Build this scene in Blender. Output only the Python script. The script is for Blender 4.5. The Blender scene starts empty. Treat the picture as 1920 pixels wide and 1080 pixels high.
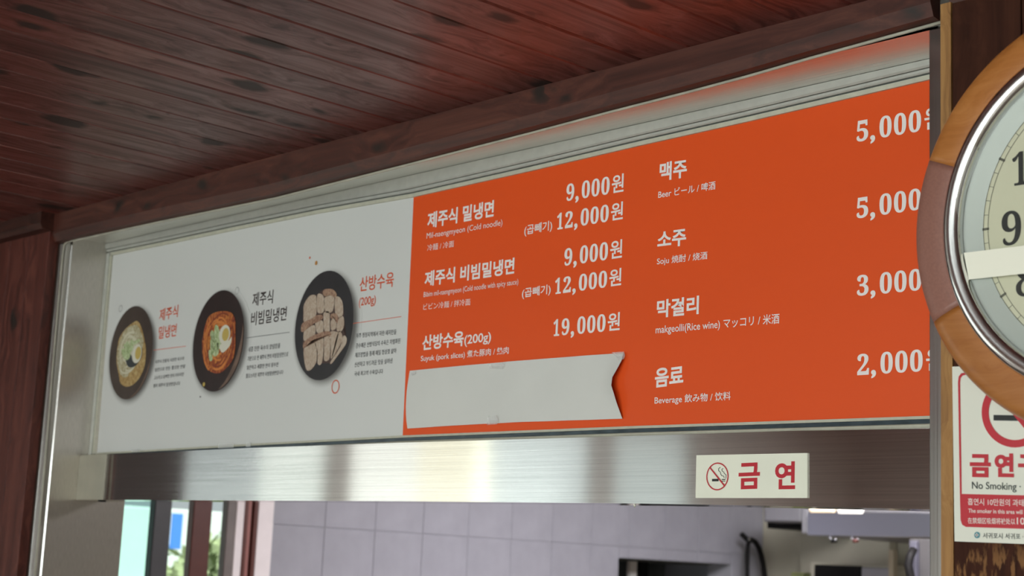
import bpy, bmesh, math, random
from mathutils import Vector, Matrix
random.seed(7)
S = bpy.context.scene
COL = S.collection

# ------------------------------------------------------------------ camera
F = 3000.0                      # focal length in pixels of the 1920 px frame
ZO = 1.5                        # eye height above the floor
LC = 1.68964                    # distance of the eye from the plane of the menu boards (y = 0)
v1 = Vector((-2910.0, 400.0, F)).normalized()
uY = (F * F - 2910 * 770.0) / 400.0
uz = Vector((770.0, -uY, F)).normalized()
ux = -v1
uy = uz.cross(ux)
RM = Matrix((ux, uy, uz))       # photograph axes (right, down, forward) -> world
CP = Vector((0, -LC, ZO))
camd = bpy.data.cameras.new('camera')
camo = bpy.data.objects.new('camera', camd)
COL.objects.link(camo)
cr, cu, cb = RM @ Vector((1, 0, 0)), RM @ Vector((0, -1, 0)), RM @ Vector((0, 0, -1))
M = Matrix((cr, cu, cb)).transposed().to_4x4()
M.translation = CP
camo.matrix_world = M
camd.sensor_width = 36.0
camd.lens = 36.0 * F / 1920.0
camd.clip_start = 0.05
camd.clip_end = 200
camd.dof.use_dof = True
camd.dof.focus_distance = 2.12
camd.dof.aperture_fstop = 8.0
S.camera = camo

# ------------------------------------------------------------------ world, lights, exposure
S.view_settings.view_transform = 'Standard'
S.view_settings.look = 'None'
S.view_settings.gamma = 1.0
S.view_settings.use_curve_mapping = False
S.view_settings.exposure = 0.0
wd = bpy.data.worlds.new('sky')
S.world = wd
wd.use_nodes = True
bgn = wd.node_tree.nodes['Background']
bgn.inputs[0].default_value = (0.92, 0.97, 1.0, 1)
bgn.inputs[1].default_value = 0.58

def area(name, loc, rot, sx, sy, power, col):
    l = bpy.data.lights.new(name, 'AREA')
    l.shape = 'RECTANGLE'; l.size = sx; l.size_y = sy; l.energy = power; l.color = col
    o = bpy.data.objects.new(name, l)
    o.location = loc; o.rotation_euler = rot
    COL.objects.link(o)
    return o
# daylight entering by the dining room windows (left side wall, and the glazed front behind the viewer)
for ya_, yb_, l_, c_ in ((-1.55, -1.24, 0.05, (1.0, 0.97, 0.85)), (-1.82, -1.55, 0.62, (1.0, 1.0, 0.88)), (-2.26, -1.92, 1.05, (1.0, 0.92, 0.82)), (-2.55, -2.26, 1.10, (1.0, 0.84, 0.56)), (-2.62, -2.55, 1.9, (1.0, 0.95, 0.70)), (-3.17, -2.62, 0.70, (0.95, 1.0, 0.99)), (-3.80, -3.31, 0.42, (0.95, 1.0, 0.94))):
    area('side_window_daylight', (-4.585, (ya_ + yb_) / 2, 1.41), (0, math.radians(-90), 0), 1.42, yb_ - ya_, l_ * 1.0 * math.pi * 1.42 * (yb_ - ya_), c_)
area('front_window_daylight', (-0.2, -5.07, 1.22), (math.radians(90), 0, 0), 4.8, 1.74, 170, (0.985, 0.985, 0.965))
area('dining_fill_light', (-1.4, -4.0, 2.17), (0, 0, 0), 1.2, 0.3, 40, (1.0, 0.95, 0.92))  # unseen fill light, added to brighten the walls mirrored in the beam
sl = bpy.data.lights.new('sun', 'SUN'); sl.energy = 7.0; sl.angle = 0.02; sl.color = (1.0, 0.97, 0.92)
so = bpy.data.objects.new('sun', sl); so.rotation_euler = (math.radians(12), math.radians(42), 0); COL.objects.link(so)
# added fill for the dim rear of the kitchen, then its ceiling lamp
area('kitchen_rear_fill', (-1.9, 1.5, 2.34), (math.radians(50), 0, 0), 0.8, 0.4, 46, (0.95, 0.95, 1.0))
area('kitchen_lamp_light', (-2.2, 1.9, 2.40), (0, 0, 0), 1.2, 0.6, 75, (0.97, 0.96, 1.0))

# ------------------------------------------------------------------ projection helpers
def ray(px, py):
    return RM @ Vector((px - 960.0, py - 540.0, F))
def W(px, py, y=0.0):
    d = ray(px, py); t = (y - CP.y) / d.y
    return CP + d * t
def PX(px, py, x):
    d = ray(px, py); t = (x - CP.x) / d.x
    return CP + d * t

# ------------------------------------------------------------------ materials
MATS = {}
def mat(name, col, rough=0.5, metal=0.0, spec=0.5, **kw):
    if name in MATS: return MATS[name]
    m = bpy.data.materials.new(name); m.use_nodes = True
    b = m.node_tree.nodes['Principled BSDF']
    b.inputs['Base Color'].default_value = (*col, 1)
    b.inputs['Roughness'].default_value = rough
    b.inputs['Metallic'].default_value = metal
    b.inputs['Specular IOR Level'].default_value = spec
    for k, v in kw.items(): b.inputs[k.replace('_', ' ')].default_value = v
    MATS[name] = m
    return m
def nodes(m): return m.node_tree.nodes, m.node_tree.links, m.node_tree.nodes['Principled BSDF']
def srgb(r, g, b):
    f = lambda c: (c / 255 / 12.92) if c / 255 <= 0.04045 else ((c / 255 + 0.055) / 1.055) ** 2.4
    return (f(r), f(g), f(b))
def mottle(m, scale, amt, bump=0.0, stretch=(1, 1, 1), bscale=None, bdist=0.001):
    """small procedural variation of the base colour plus fine relief"""
    n, l, b = nodes(m)
    tc = n.new('ShaderNodeTexCoord'); mp = n.new('ShaderNodeMapping'); mp.inputs['Scale'].default_value = stretch
    l.new(tc.outputs['Object'], mp.inputs[0])
    ns = n.new('ShaderNodeTexNoise'); ns.inputs['Scale'].default_value = scale; ns.inputs['Detail'].default_value = 5
    l.new(mp.outputs[0], ns.inputs[0])
    c = b.inputs['Base Color'].default_value[:]
    r = n.new('ShaderNodeValToRGB')
    r.color_ramp.elements[0].position = 0.3; r.color_ramp.elements[1].position = 0.7
    r.color_ramp.elements[0].color = (c[0] * (1 - amt), c[1] * (1 - amt), c[2] * (1 - amt), 1)
    r.color_ramp.elements[1].color = (min(1, c[0] * (1 + amt)), min(1, c[1] * (1 + amt)), min(1, c[2] * (1 + amt)), 1)
    l.new(ns.outputs[0], r.inputs[0]); l.new(r.outputs[0], b.inputs['Base Color'])
    if bump:
        n2 = n.new('ShaderNodeTexNoise'); n2.inputs['Scale'].default_value = bscale or scale; n2.inputs['Detail'].default_value = 4
        l.new(mp.outputs[0], n2.inputs[0])
        bp = n.new('ShaderNodeBump'); bp.inputs['Strength'].default_value = bump; bp.inputs['Distance'].default_value = bdist
        l.new(n2.outputs[0], bp.inputs['Height']); l.new(bp.outputs[0], b.inputs['Normal'])
    return m

def wood(name, c_dark, c_mid, c_light, along, rough=0.35, knots=True, gscale=1.0, spec=0.5, knot_thr=0.16, kcol=(0.012, 0.008, 0.006), worn=None):
    """stained softwood; 'along' is the axis index of the grain in object space"""
    if name in MATS: return MATS[name]
    m = bpy.data.materials.new(name); m.use_nodes = True
    n, l, b = nodes(m)
    b.inputs['Roughness'].default_value = rough
    b.inputs['Specular IOR Level'].default_value = spec
    tc = n.new('ShaderNodeTexCoord'); oi = n.new('ShaderNodeObjectInfo')
    mul = n.new('ShaderNodeMath'); mul.operation = 'MULTIPLY'; mul.inputs[1].default_value = 37.0
    l.new(oi.outputs['Random'], mul.inputs[0])
    cmb = n.new('ShaderNodeCombineXYZ')
    for i in range(3): l.new(mul.outputs[0], cmb.inputs[i])
    add = n.new('ShaderNodeVectorMath'); add.operation = 'ADD'
    l.new(tc.outputs['Object'], add.inputs[0]); l.new(cmb.outputs[0], add.inputs[1])
    # knots
    km = n.new('ShaderNodeMapping'); ks = [10.5, 10.5, 10.5]; ks[along] = 6.0; km.inputs['Scale'].default_value = ks
    l.new(add.outputs[0], km.inputs[0])
    vo = n.new('ShaderNodeTexVoronoi'); vo.voronoi_dimensions = '2D'; vo.inputs['Scale'].default_value = 1.0 * gscale; vo.inputs['Randomness'].default_value = 1.0
    wob = n.new('ShaderNodeTexNoise'); wob.inputs['Scale'].default_value = 3.0
    l.new(km.outputs[0], wob.inputs[0])
    wm = n.new('ShaderNodeVectorMath'); wm.operation = 'SCALE'; wm.inputs['Scale'].default_value = 0.35
    l.new(wob.outputs['Color'], wm.inputs[0])
    wa = n.new('ShaderNodeVectorMath'); wa.operation = 'ADD'
    l.new(km.outputs[0], wa.inputs[0]); l.new(wm.outputs[0], wa.inputs[1])
    sx_ = n.new('ShaderNodeSeparateXYZ'); cx_ = n.new('ShaderNodeCombineXYZ'); l.new(wa.outputs[0], sx_.inputs[0])
    l.new(sx_.outputs[2 if along == 0 else 0], cx_.inputs[0]); l.new(sx_.outputs[along], cx_.inputs[1])
    l.new(cx_.outputs[0], vo.inputs['Vector'])
    # grain, bent around the knots
    gm = n.new('ShaderNodeMapping'); gs = [60.0 * gscale] * 3; gs[along] = 2.2 * gscale; gm.inputs['Scale'].default_value = gs
    l.new(add.outputs[0], gm.inputs[0])
    kd = n.new('ShaderNodeMapRange'); kd.inputs['From Min'].default_value = 0.0; kd.inputs['From Max'].default_value = 0.55
    kd.inputs['To Min'].default_value = 1.6; kd.inputs['To Max'].default_value = 0.0
    l.new(vo.outputs['Distance'], kd.inputs[0])
    gofs = n.new('ShaderNodeVectorMath'); gofs.operation = 'ADD'
    kc = n.new('ShaderNodeCombineXYZ')
    for i in range(3):
        if i != along: l.new(kd.outputs[0], kc.inputs[i])
    l.new(gm.outputs[0], gofs.inputs[0]); l.new(kc.outputs[0], gofs.inputs[1])
    g = n.new('ShaderNodeTexNoise'); g.inputs['Scale'].default_value = 1.0; g.inputs['Detail'].default_value = 6; g.inputs['Roughness'].default_value = 0.65
    l.new(gofs.outputs[0], g.inputs[0])
    r = n.new('ShaderNodeValToRGB'); e = r.color_ramp.elements
    e[0].position = 0.28; e[0].color = (*c_dark, 1); e[1].position = 0.72; e[1].color = (*c_light, 1)
    x = e.new(0.5); x.color = (*c_mid, 1)
    l.new(g.outputs[0], r.inputs[0])
    # board to board tint
    hs = n.new('ShaderNodeHueSaturation')
    mr = n.new('ShaderNodeMapRange'); mr.inputs['To Min'].default_value = 0.72; mr.inputs['To Max'].default_value = 1.25
    l.new(oi.outputs['Random'], mr.inputs[0]); l.new(mr.outputs[0], hs.inputs['Value']); l.new(r.outputs[0], hs.inputs['Color'])
    out = hs.outputs[0]
    if worn is not None:      # finish rubbed off in flecks
        wn = n.new('ShaderNodeTexNoise'); wn.inputs['Scale'].default_value = 190; wn.inputs['Detail'].default_value = 6
        wmp = n.new('ShaderNodeMapping'); wmp.inputs['Scale'].default_value = (1.0, 1.0, 0.28)
        l.new(tc.outputs['Object'], wmp.inputs[0]); l.new(wmp.outputs[0], wn.inputs[0])
        sp = n.new('ShaderNodeSeparateXYZ'); l.new(tc.outputs['Object'], sp.inputs[0])
        zr = n.new('ShaderNodeMapRange'); zr.inputs['From Min'].default_value = worn[0]; zr.inputs['From Max'].default_value = worn[1]
        zr.inputs['To Min'].default_value = 0.0; zr.inputs['To Max'].default_value = 1.0; zr.clamp = True
        l.new(sp.outputs[2], zr.inputs[0])
        tr = n.new('ShaderNodeMapRange'); tr.inputs['From Min'].default_value = 0.50; tr.inputs['From Max'].default_value = 0.60
        l.new(wn.outputs[0], tr.inputs[0])
        mm = n.new('ShaderNodeMath'); mm.operation = 'MULTIPLY'; l.new(tr.outputs[0], mm.inputs[0]); l.new(zr.outputs[0], mm.inputs[1])
        z2 = n.new('ShaderNodeMapRange'); z2.inputs['From Min'].default_value = worn[1] - 0.35; z2.inputs['From Max'].default_value = worn[1] - 0.12; z2.clamp = True
        l.new(sp.outputs[2], z2.inputs[0]); m3 = n.new('ShaderNodeMath'); m3.operation = 'MULTIPLY'; l.new(mm.outputs[0], m3.inputs[0]); l.new(z2.outputs[0], m3.inputs[1]); mm = m3
        mxw = n.new('ShaderNodeMix'); mxw.data_type = 'RGBA'; mxw.inputs[7].default_value = (0.21, 0.10, 0.04, 1)
        l.new(mm.outputs[0], mxw.inputs[0]); l.new(out, mxw.inputs[6]); out = mxw.outputs[2]
    if knots:
        # only some cells carry a knot
        sel = n.new('ShaderNodeSeparateColor'); l.new(vo.outputs['Color'], sel.inputs[0])
        thr = n.new('ShaderNodeMapRange'); thr.inputs['From Min'].default_value = 0.45; thr.inputs['From Max'].default_value = 1.0
        thr.inputs['To Min'].default_value = 0.0; thr.inputs['To Max'].default_value = knot_thr
        l.new(sel.outputs[0], thr.inputs[0])
        sub = n.new('ShaderNodeMath'); sub.operation = 'SUBTRACT'; l.new(thr.outputs[0], sub.inputs[0]); l.new(vo.outputs['Distance'], sub.inputs[1])
        kr = n.new('ShaderNodeMapRange'); kr.inputs['From Min'].default_value = -0.06; kr.inputs['From Max'].default_value = 0.05
        kr.inputs['To Max'].default_value = 0.9
        l.new(sub.outputs[0], kr.inputs[0])
        mx = n.new('ShaderNodeMix'); mx.data_type = 'RGBA'; mx.inputs[7].default_value = (*kcol, 1)
        l.new(kr.outputs[0], mx.inputs[0]); l.new(out, mx.inputs[6])
        out = mx.outputs[2]
    l.new(out, b.inputs['Base Color'])
    if knots and along == 1:      # the varnish lies thinner on the dark grain and on the knots
        cw = n.new('ShaderNodeMapRange'); cw.inputs['From Min'].default_value = 0.36; cw.inputs['From Max'].default_value = 0.62
        cw.inputs['To Min'].default_value = 0.22; cw.inputs['To Max'].default_value = 0.85
        l.new(g.outputs[0], cw.inputs[0])
        ik = n.new('ShaderNodeMath'); ik.operation = 'SUBTRACT'; ik.inputs[0].default_value = 1.0; l.new(kr.outputs[0], ik.inputs[1])
        cm = n.new('ShaderNodeMath'); cm.operation = 'MULTIPLY'; l.new(cw.outputs[0], cm.inputs[0]); l.new(ik.outputs[0], cm.inputs[1])
        l.new(cm.outputs[0], b.inputs['Coat Weight'])
    bp = n.new('ShaderNodeBump'); bp.inputs['Strength'].default_value = 0.25; bp.inputs['Distance'].default_value = 0.0008
    l.new(g.outputs[0], bp.inputs['Height']); l.new(bp.outputs[0], b.inputs['Normal'])
    rr = n.new('ShaderNodeMapRange'); rr.inputs['To Min'].default_value = max(0.05, rough - 0.1); rr.inputs['To Max'].default_value = rough + 0.15
    l.new(g.outputs[0], rr.inputs[0]); l.new(rr.outputs[0], b.inputs['Roughness'])
    MATS[name] = m
    return m

def brushed(name, col, rough, aniso, tangent, scratch):
    """brushed stainless; scratch = stretch of the brushing lines"""
    if name in MATS: return MATS[name]
    m = mat(name, col, rough, 1.0)
    n, l, b = nodes(m)
    b.inputs['Anisotropic'].default_value = aniso
    t = n.new('ShaderNodeCombineXYZ')
    for i in range(3): t.inputs[i].default_value = tangent[i]
    l.new(t.outputs[0], b.inputs['Tangent'])
    tc = n.new('ShaderNodeTexCoord'); mp = n.new('ShaderNodeMapping'); mp.inputs['Scale'].default_value = scratch
    l.new(tc.outputs['Object'], mp.inputs[0])
    ns = n.new('ShaderNodeTexNoise'); ns.inputs['Scale'].default_value = 1.0; ns.inputs['Detail'].default_value = 4
    l.new(mp.outputs[0], ns.inputs[0])
    r = n.new('ShaderNodeMapRange'); r.inputs['To Min'].default_value = rough * 0.75; r.inputs['To Max'].default_value = rough * 1.3
    l.new(ns.outputs[0], r.inputs[0]); l.new(r.outputs[0], b.inputs['Roughness'])
    cr_ = n.new('ShaderNodeMapRange'); cr_.inputs['From Min'].default_value = 0.3; cr_.inputs['From Max'].default_value = 0.7
    cr_.inputs['To Min'].default_value = 0.88; cr_.inputs['To Max'].default_value = 1.08
    l.new(ns.outputs[0], cr_.inputs[0])
    vm = n.new('ShaderNodeVectorMath'); vm.operation = 'SCALE'; vm.inputs[0].default_value = col
    l.new(cr_.outputs[0], vm.inputs['Scale']); l.new(vm.outputs[0], b.inputs['Base Color'])
    return m

M_CEIL = wood('stained_ceiling_wood', (0.040, 0.006, 0.004), (0.115, 0.016, 0.010), (0.18, 0.030, 0.018), 1, rough=0.5, knot_thr=0.24, spec=0.5)
for _k, _v in (('Coat Roughness', 0.34), ('Coat IOR', 1.75)): M_CEIL.node_tree.nodes['Principled BSDF'].inputs[_k].default_value = _v
M_TRIM = wood('stained_trim_wood', (0.022, 0.006, 0.004), (0.055, 0.014, 0.009), (0.10, 0.030, 0.018), 0, rough=0.45, knot_thr=0.11)
M_LEFT = wood('stained_wall_wood', (0.030, 0.007, 0.005), (0.075, 0.017, 0.012), (0.13, 0.036, 0.024), 2, rough=0.42)
M_RIGHT = wood('dark_wall_wood', (0.034, 0.011, 0.006), (0.062, 0.020, 0.011), (0.090, 0.031, 0.017), 2, rough=0.65, gscale=1.2, knot_thr=0.05, spec=0.12, worn=(1.565, 1.535))
M_BARE = wood('bare_edge_wood', (0.20, 0.085, 0.022), (0.38, 0.185, 0.055), (0.50, 0.27, 0.09), 2, rough=0.6, gscale=1.6, knot_thr=0.12, kcol=(0.06, 0.025, 0.01))
M_CLOCKW = wood('clock_light_wood', (0.40, 0.135, 0.030), (0.50, 0.185, 0.046), (0.57, 0.23, 0.065), 0, rough=0.32, knots=False, gscale=1.5)
M_STEEL = brushed('brushed_steel_beam', (0.68, 0.66, 0.645), 0.10, 0.85, (0, 0, 1), (3.0, 600.0, 600.0))
M_STEELV = brushed('brushed_steel_upright', (0.64, 0.60, 0.55), 0.34, 0.6, (0, 1, 0), (900.0, 900.0, 60.0))
M_STEELP = brushed('brushed_steel_post', (0.52, 0.51, 0.49), 0.16, 0.8, (1, 0, 0), (600.0, 600.0, 3.0))
M_SOFFIT = brushed('sheet_steel_soffit', (0.70, 0.69, 0.66), 0.30, 0.3, (0, 1, 0), (3.0, 500.0, 500.0))
M_ALU = mottle(mat('pale_aluminium', (0.56, 0.57, 0.53), 0.35, 0.35), 60, 0.05)
M_TRACKD = mottle(mat('dark_track', (0.055, 0.075, 0.09), 0.3, 0.3), 150, 0.35, stretch=(0.3, 1, 1))
M_CREAM = mottle(mat('cream_edge', (0.50, 0.49, 0.40), 0.5), 80, 0.08)
M_CORD = mottle(mat('white_sealant', (0.42, 0.40, 0.33), 0.5), 30, 0.15)
M_ORANGE = mottle(mat('orange_print', srgb(228, 82, 26), 0.42, spec=0.4), 3, 0.03, bump=0.22, bscale=7, bdist=0.004, stretch=(0.5, 1, 1.6))
M_WHITE = mottle(mat('white_print', (0.66, 0.665, 0.655), 0.38, spec=0.4), 3, 0.012, bump=0.1, bscale=3, bdist=0.003)
M_LETW = mat('white_lettering', (0.86, 0.80, 0.79), 0.5)
M_LETO = mat('orange_lettering', (0.68, 0.10, 0.035), 0.5)
M_LETK = mat('dark_lettering', (0.05, 0.035, 0.035), 0.5)
M_LETG = mat('grey_lettering', (0.10, 0.10, 0.105), 0.5)
M_RULEG = mat('grey_rule', (0.12, 0.12, 0.13), 0.5)
M_PAPER = mottle(mat('white_paper', (0.66, 0.66, 0.635), 0.6), 9, 0.025, bump=0.3, bscale=14, bdist=0.002)
M_TAPE = mat('clear_tape', (0.85, 0.86, 0.86), 0.08, Coat_Weight=0.6, Alpha=0.35)
M_SIGN = mottle(mat('ivory_plastic', (0.86, 0.865, 0.74), 0.3), 20, 0.02)
M_RED = mat('red_print', (0.52, 0.02, 0.035), 0.4)
M_BLACK = mat('black_print', (0.012, 0.014, 0.014), 0.4)
M_POSTER = mottle(mat('poster_white', (0.78, 0.78, 0.69), 0.4), 8, 0.03)
M_TEAL = mat('teal_print', (0.10, 0.28, 0.33), 0.4)
M_CHROME = mat('chrome', (0.82, 0.82, 0.82), 0.07, 1.0)
M_MAUVE = mottle(mat('mauve_veneer', (0.28, 0.125, 0.095), 0.4), 350, 0.10)
M_MAUVED = mottle(mat('mauve_veneer_edge', (0.17, 0.035, 0.028), 0.35), 350, 0.10)
M_DIAL = mat('cream_dial', (0.66, 0.65, 0.48), 0.6)
M_DIALR = mat('silver_dial_ring', (0.50, 0.54, 0.50), 0.5, 0.2)
M_NUM = mat('black_numerals', (0.02, 0.022, 0.02), 0.5)
M_TICK = mat('grey_minute_track', (0.13, 0.13, 0.10), 0.5)
M_PLASTER = mottle(mat('plaster', (0.42, 0.40, 0.36), 0.8), 6, 0.05, bump=0.1)
M_DARKPL = mottle(mat('dark_wainscot', (0.05, 0.025, 0.018), 0.6), 6, 0.1)
M_WALLL = mottle(mat('dining_wall_paint', (0.74, 0.68, 0.66), 0.7), 6, 0.1)
M_FLOOR = mottle(mat('floor_tile', (0.26, 0.22, 0.18), 0.35), 4, 0.1)
M_TILE = mottle(mat('grey_wall_tile', (0.30, 0.29, 0.325), 0.4), 14, 0.06)
M_GROUT = mat('grout', (0.27, 0.265, 0.29), 0.8)
M_KGREY = mottle(mat('kitchen_grey_steel', (0.32, 0.31, 0.33), 0.35, 0.5), 8, 0.06)
M_KDARK = mottle(mat('kitchen_dark', (0.008, 0.007, 0.007), 0.6, spec=0.15), 8, 0.1)
M_KBEIGE = mottle(mat('kitchen_beige', (0.42, 0.39, 0.31), 0.6), 5, 0.08)
M_HOOD = mat('hood_steel', (0.62, 0.64, 0.74), 0.28, 1.0)
M_BROWNF = mottle(mat('brown_window_frame', (0.09, 0.022, 0.015), 0.4), 20, 0.1)
M_PINKF = mottle(mat('pink_white_frame', (0.78, 0.70, 0.70), 0.5), 20, 0.04)
M_TURQ = mottle(mat('pale_turquoise_screen', (0.68, 0.88, 0.84), 0.5), 6, 0.06, stretch=(1, 8, 1))
def translucent(m, f):
    n, l, b = nodes(m); o = n['Material Output']; t = n.new('ShaderNodeBsdfTranslucent'); t.inputs[0].default_value = b.inputs['Base Color'].default_value[:]
    x = n.new('ShaderNodeMixShader'); x.inputs[0].default_value = f
    l.new(b.outputs[0], x.inputs[1]); l.new(t.outputs[0], x.inputs[2]); l.new(x.outputs[0], o.inputs[0])
translucent(M_TURQ, 0.4)
M_CURT = mottle(mat('cream_curtain', (0.75, 0.68, 0.55), 0.9, Transmission_Weight=0.0), 30, 0.05, stretch=(1, 6, 0.2))
M_GRASS = mottle(mat('foliage', (0.34, 0.42, 0.22), 0.8), 9, 0.35)
M_BLUE = mat('blue_banner', (0.07, 0.26, 0.85), 0.5)
M_PALEB = mottle(mat('pale_outer_wall', (0.70, 0.80, 0.74), 0.8), 2, 0.1)
M_GROUND = mottle(mat('outer_ground', (0.35, 0.34, 0.32), 0.9), 3, 0.1)

def glass_mat(name, ior=1.45, tint=(1, 1, 1)):
    m = bpy.data.materials.new(name); m.use_nodes = True
    n = m.node_tree.nodes; l = m.node_tree.links; n.clear()
    o = n.new('ShaderNodeOutputMaterial'); mx = n.new('ShaderNodeMixShader'); fr = n.new('ShaderNodeFresnel')
    gm = n.new('ShaderNodeNewGeometry'); ir = n.new('ShaderNodeMapRange')      # same index from either face of the thin pane
    ir.inputs['To Min'].default_value = ior; ir.inputs['To Max'].default_value = 1.0 / ior
    l.new(gm.outputs['Backfacing'], ir.inputs[0]); l.new(ir.outputs[0], fr.inputs[0])
    t = n.new('ShaderNodeBsdfTransparent'); t.inputs[0].default_value = (*tint, 1)
    g = n.new('ShaderNodeBsdfGlossy'); g.inputs['Roughness'].default_value = 0.02
    l.new(fr.outputs[0], mx.inputs[0]); l.new(t.outputs[0], mx.inputs[1]); l.new(g.outputs[0], mx.inputs[2]); l.new(mx.outputs[0], o.inputs[0])
    return m
M_GLASS = glass_mat('clear_glass')
M_WGLASS = glass_mat('window_glass', tint=(0.93, 0.97, 0.96))
def emit_mat(name, col, s):
    m = mat(name, col, 0.5)
    b = m.node_tree.nodes['Principled BSDF']
    b.inputs['Emission Color'].default_value = (*col, 1); b.inputs['Emission Strength'].default_value = s
    return m
M_LAMPW = emit_mat('lamp_warm', (1.0, 0.80, 0.58), 1.0)
M_LAMPC = emit_mat('lamp_white', (1.0, 0.95, 0.90), 1.3)

# ------------------------------------------------------------------ object helpers
def link_mesh(name, me, parent=None, material=None):
    o = bpy.data.objects.new(name, me)
    if material: me.materials.append(material)
    COL.objects.link(o)
    if parent: o.parent = parent; o.matrix_parent_inverse = Matrix.Identity(4)
    if parent: o.location = -world_loc(parent)
    return o
def world_loc(o):
    v = Vector(o.location); p = o.parent
    while p: v += Vector(p.location); p = p.parent
    return v
def tag(o, label=None, cat=None, group=None, kind=None):
    if label: o['label'] = label
    if cat: o['category'] = cat
    if group: o['group'] = group
    if kind: o['kind'] = kind
    return o
def empty(name, loc, label, cat, group=None):
    o = bpy.data.objects.new(name, None); o.location = loc; o.empty_display_size = 0.05
    COL.objects.link(o)
    return tag(o, label, cat, group)
def bm_obj(name, bm, material, parent=None, smooth=False):
    me = bpy.data.meshes.new(name)
    bmesh.ops.recalc_face_normals(bm, faces=bm.faces[:])
    bm.to_mesh(me); bm.free()
    if smooth:
        for p in me.polygons: p.use_smooth = True
    return link_mesh(name, me, parent, material)
def add_box(bm, x0, x1, y0, y1, z0, z1, bev=0.0):
    r = bmesh.ops.create_cube(bm, size=1.0)
    vs = r['verts']
    for v in vs:
        v.co = Vector(((x0 + x1) / 2 + v.co.x * (x1 - x0), (y0 + y1) / 2 + v.co.y * (y1 - y0), (z0 + z1) / 2 + v.co.z * (z1 - z0)))
    if bev:
        es = list({e for v in vs for e in v.link_edges})
        bmesh.ops.bevel(bm, geom=es, offset=bev, segments=2, profile=0.5, affect='EDGES')
def box(name, x0, x1, y0, y1, z0, z1, material, parent=None, bev=0.0):
    bm = bmesh.new(); add_box(bm, x0, x1, y0, y1, z0, z1, bev)
    return bm_obj(name, bm, material, parent)
def prism(name, pts, d, material, parent=None):
    """closed polygon of 3D points extruded along d"""
    bm = bmesh.new()
    a = [bm.verts.new(p) for p in pts]
    b = [bm.verts.new(Vector(p) + Vector(d)) for p in pts]
    bm.faces.new(a); bm.faces.new(b[::-1])
    k = len(pts)
    for i in range(k): bm.faces.new((a[i], b[i], b[(i + 1) % k], a[(i + 1) % k]))
    return bm_obj(name, bm, material, parent)
def extrude_profile(name, prof, path, material, parent=None, closed_prof=True):
    """prof: list of (dy, dz); path: list of world points; section stays in the y-z plane"""
    bm = bmesh.new(); rings = []
    for p in path:
        rings.append([bm.verts.new((p[0], p[1] + a, p[2] + b)) for a, b in prof])
    k = len(prof)
    for i in range(len(rings) - 1):
        for j in range(k if closed_prof else k - 1):
            bm.faces.new((rings[i][j], rings[i][(j + 1) % k], rings[i + 1][(j + 1) % k], rings[i + 1][j]))
    if closed_prof:
        bm.faces.new(rings[0]); bm.faces.new(rings[-1][::-1])
    return bm_obj(name, bm, material, parent)
def tube(name, pts, r, material, parent=None, seg=8):
    bm = bmesh.new(); rings = []
    pts = [Vector(p) for p in pts]
    for i, p in enumerate(pts):
        t = (pts[min(i + 1, len(pts) - 1)] - pts[max(i - 1, 0)]).normalized()
        a = t.cross(Vector((0.13, 0.97, 0.21))).normalized(); b = t.cross(a)
        rings.append([bm.verts.new(p + (a * math.cos(q) + b * math.sin(q)) * r) for q in [2 * math.pi * k / seg for k in range(seg)]])
    for i in range(len(rings) - 1):
        for j in range(seg):
            bm.faces.new((rings[i][j], rings[i][(j + 1) % seg], rings[i + 1][(j + 1) % seg], rings[i + 1][j]))
    bm.faces.new(rings[0]); bm.faces.new(rings[-1][::-1])
    return bm_obj(name, bm, material, parent, smooth=True)
def flat(name, polys, material, parent, y=None):
    """flat print: list of polygons (lists of 3D points)"""
    bm = bmesh.new()
    for P in polys:
        vs = [bm.verts.new(p if y is None else (p[0], y, p[2])) for p in P]
        f = bm.faces.new(vs)
    bmesh.ops.triangulate(bm, faces=[f for f in bm.faces if len(f.verts) > 4])
    me = bpy.data.meshes.new(name)
    for f in bm.faces:
        f.normal_update()
        if f.normal.y > 0: f.normal_flip()
    bm.to_mesh(me); bm.free()
    return link_mesh(name, me, parent, material)

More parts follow.
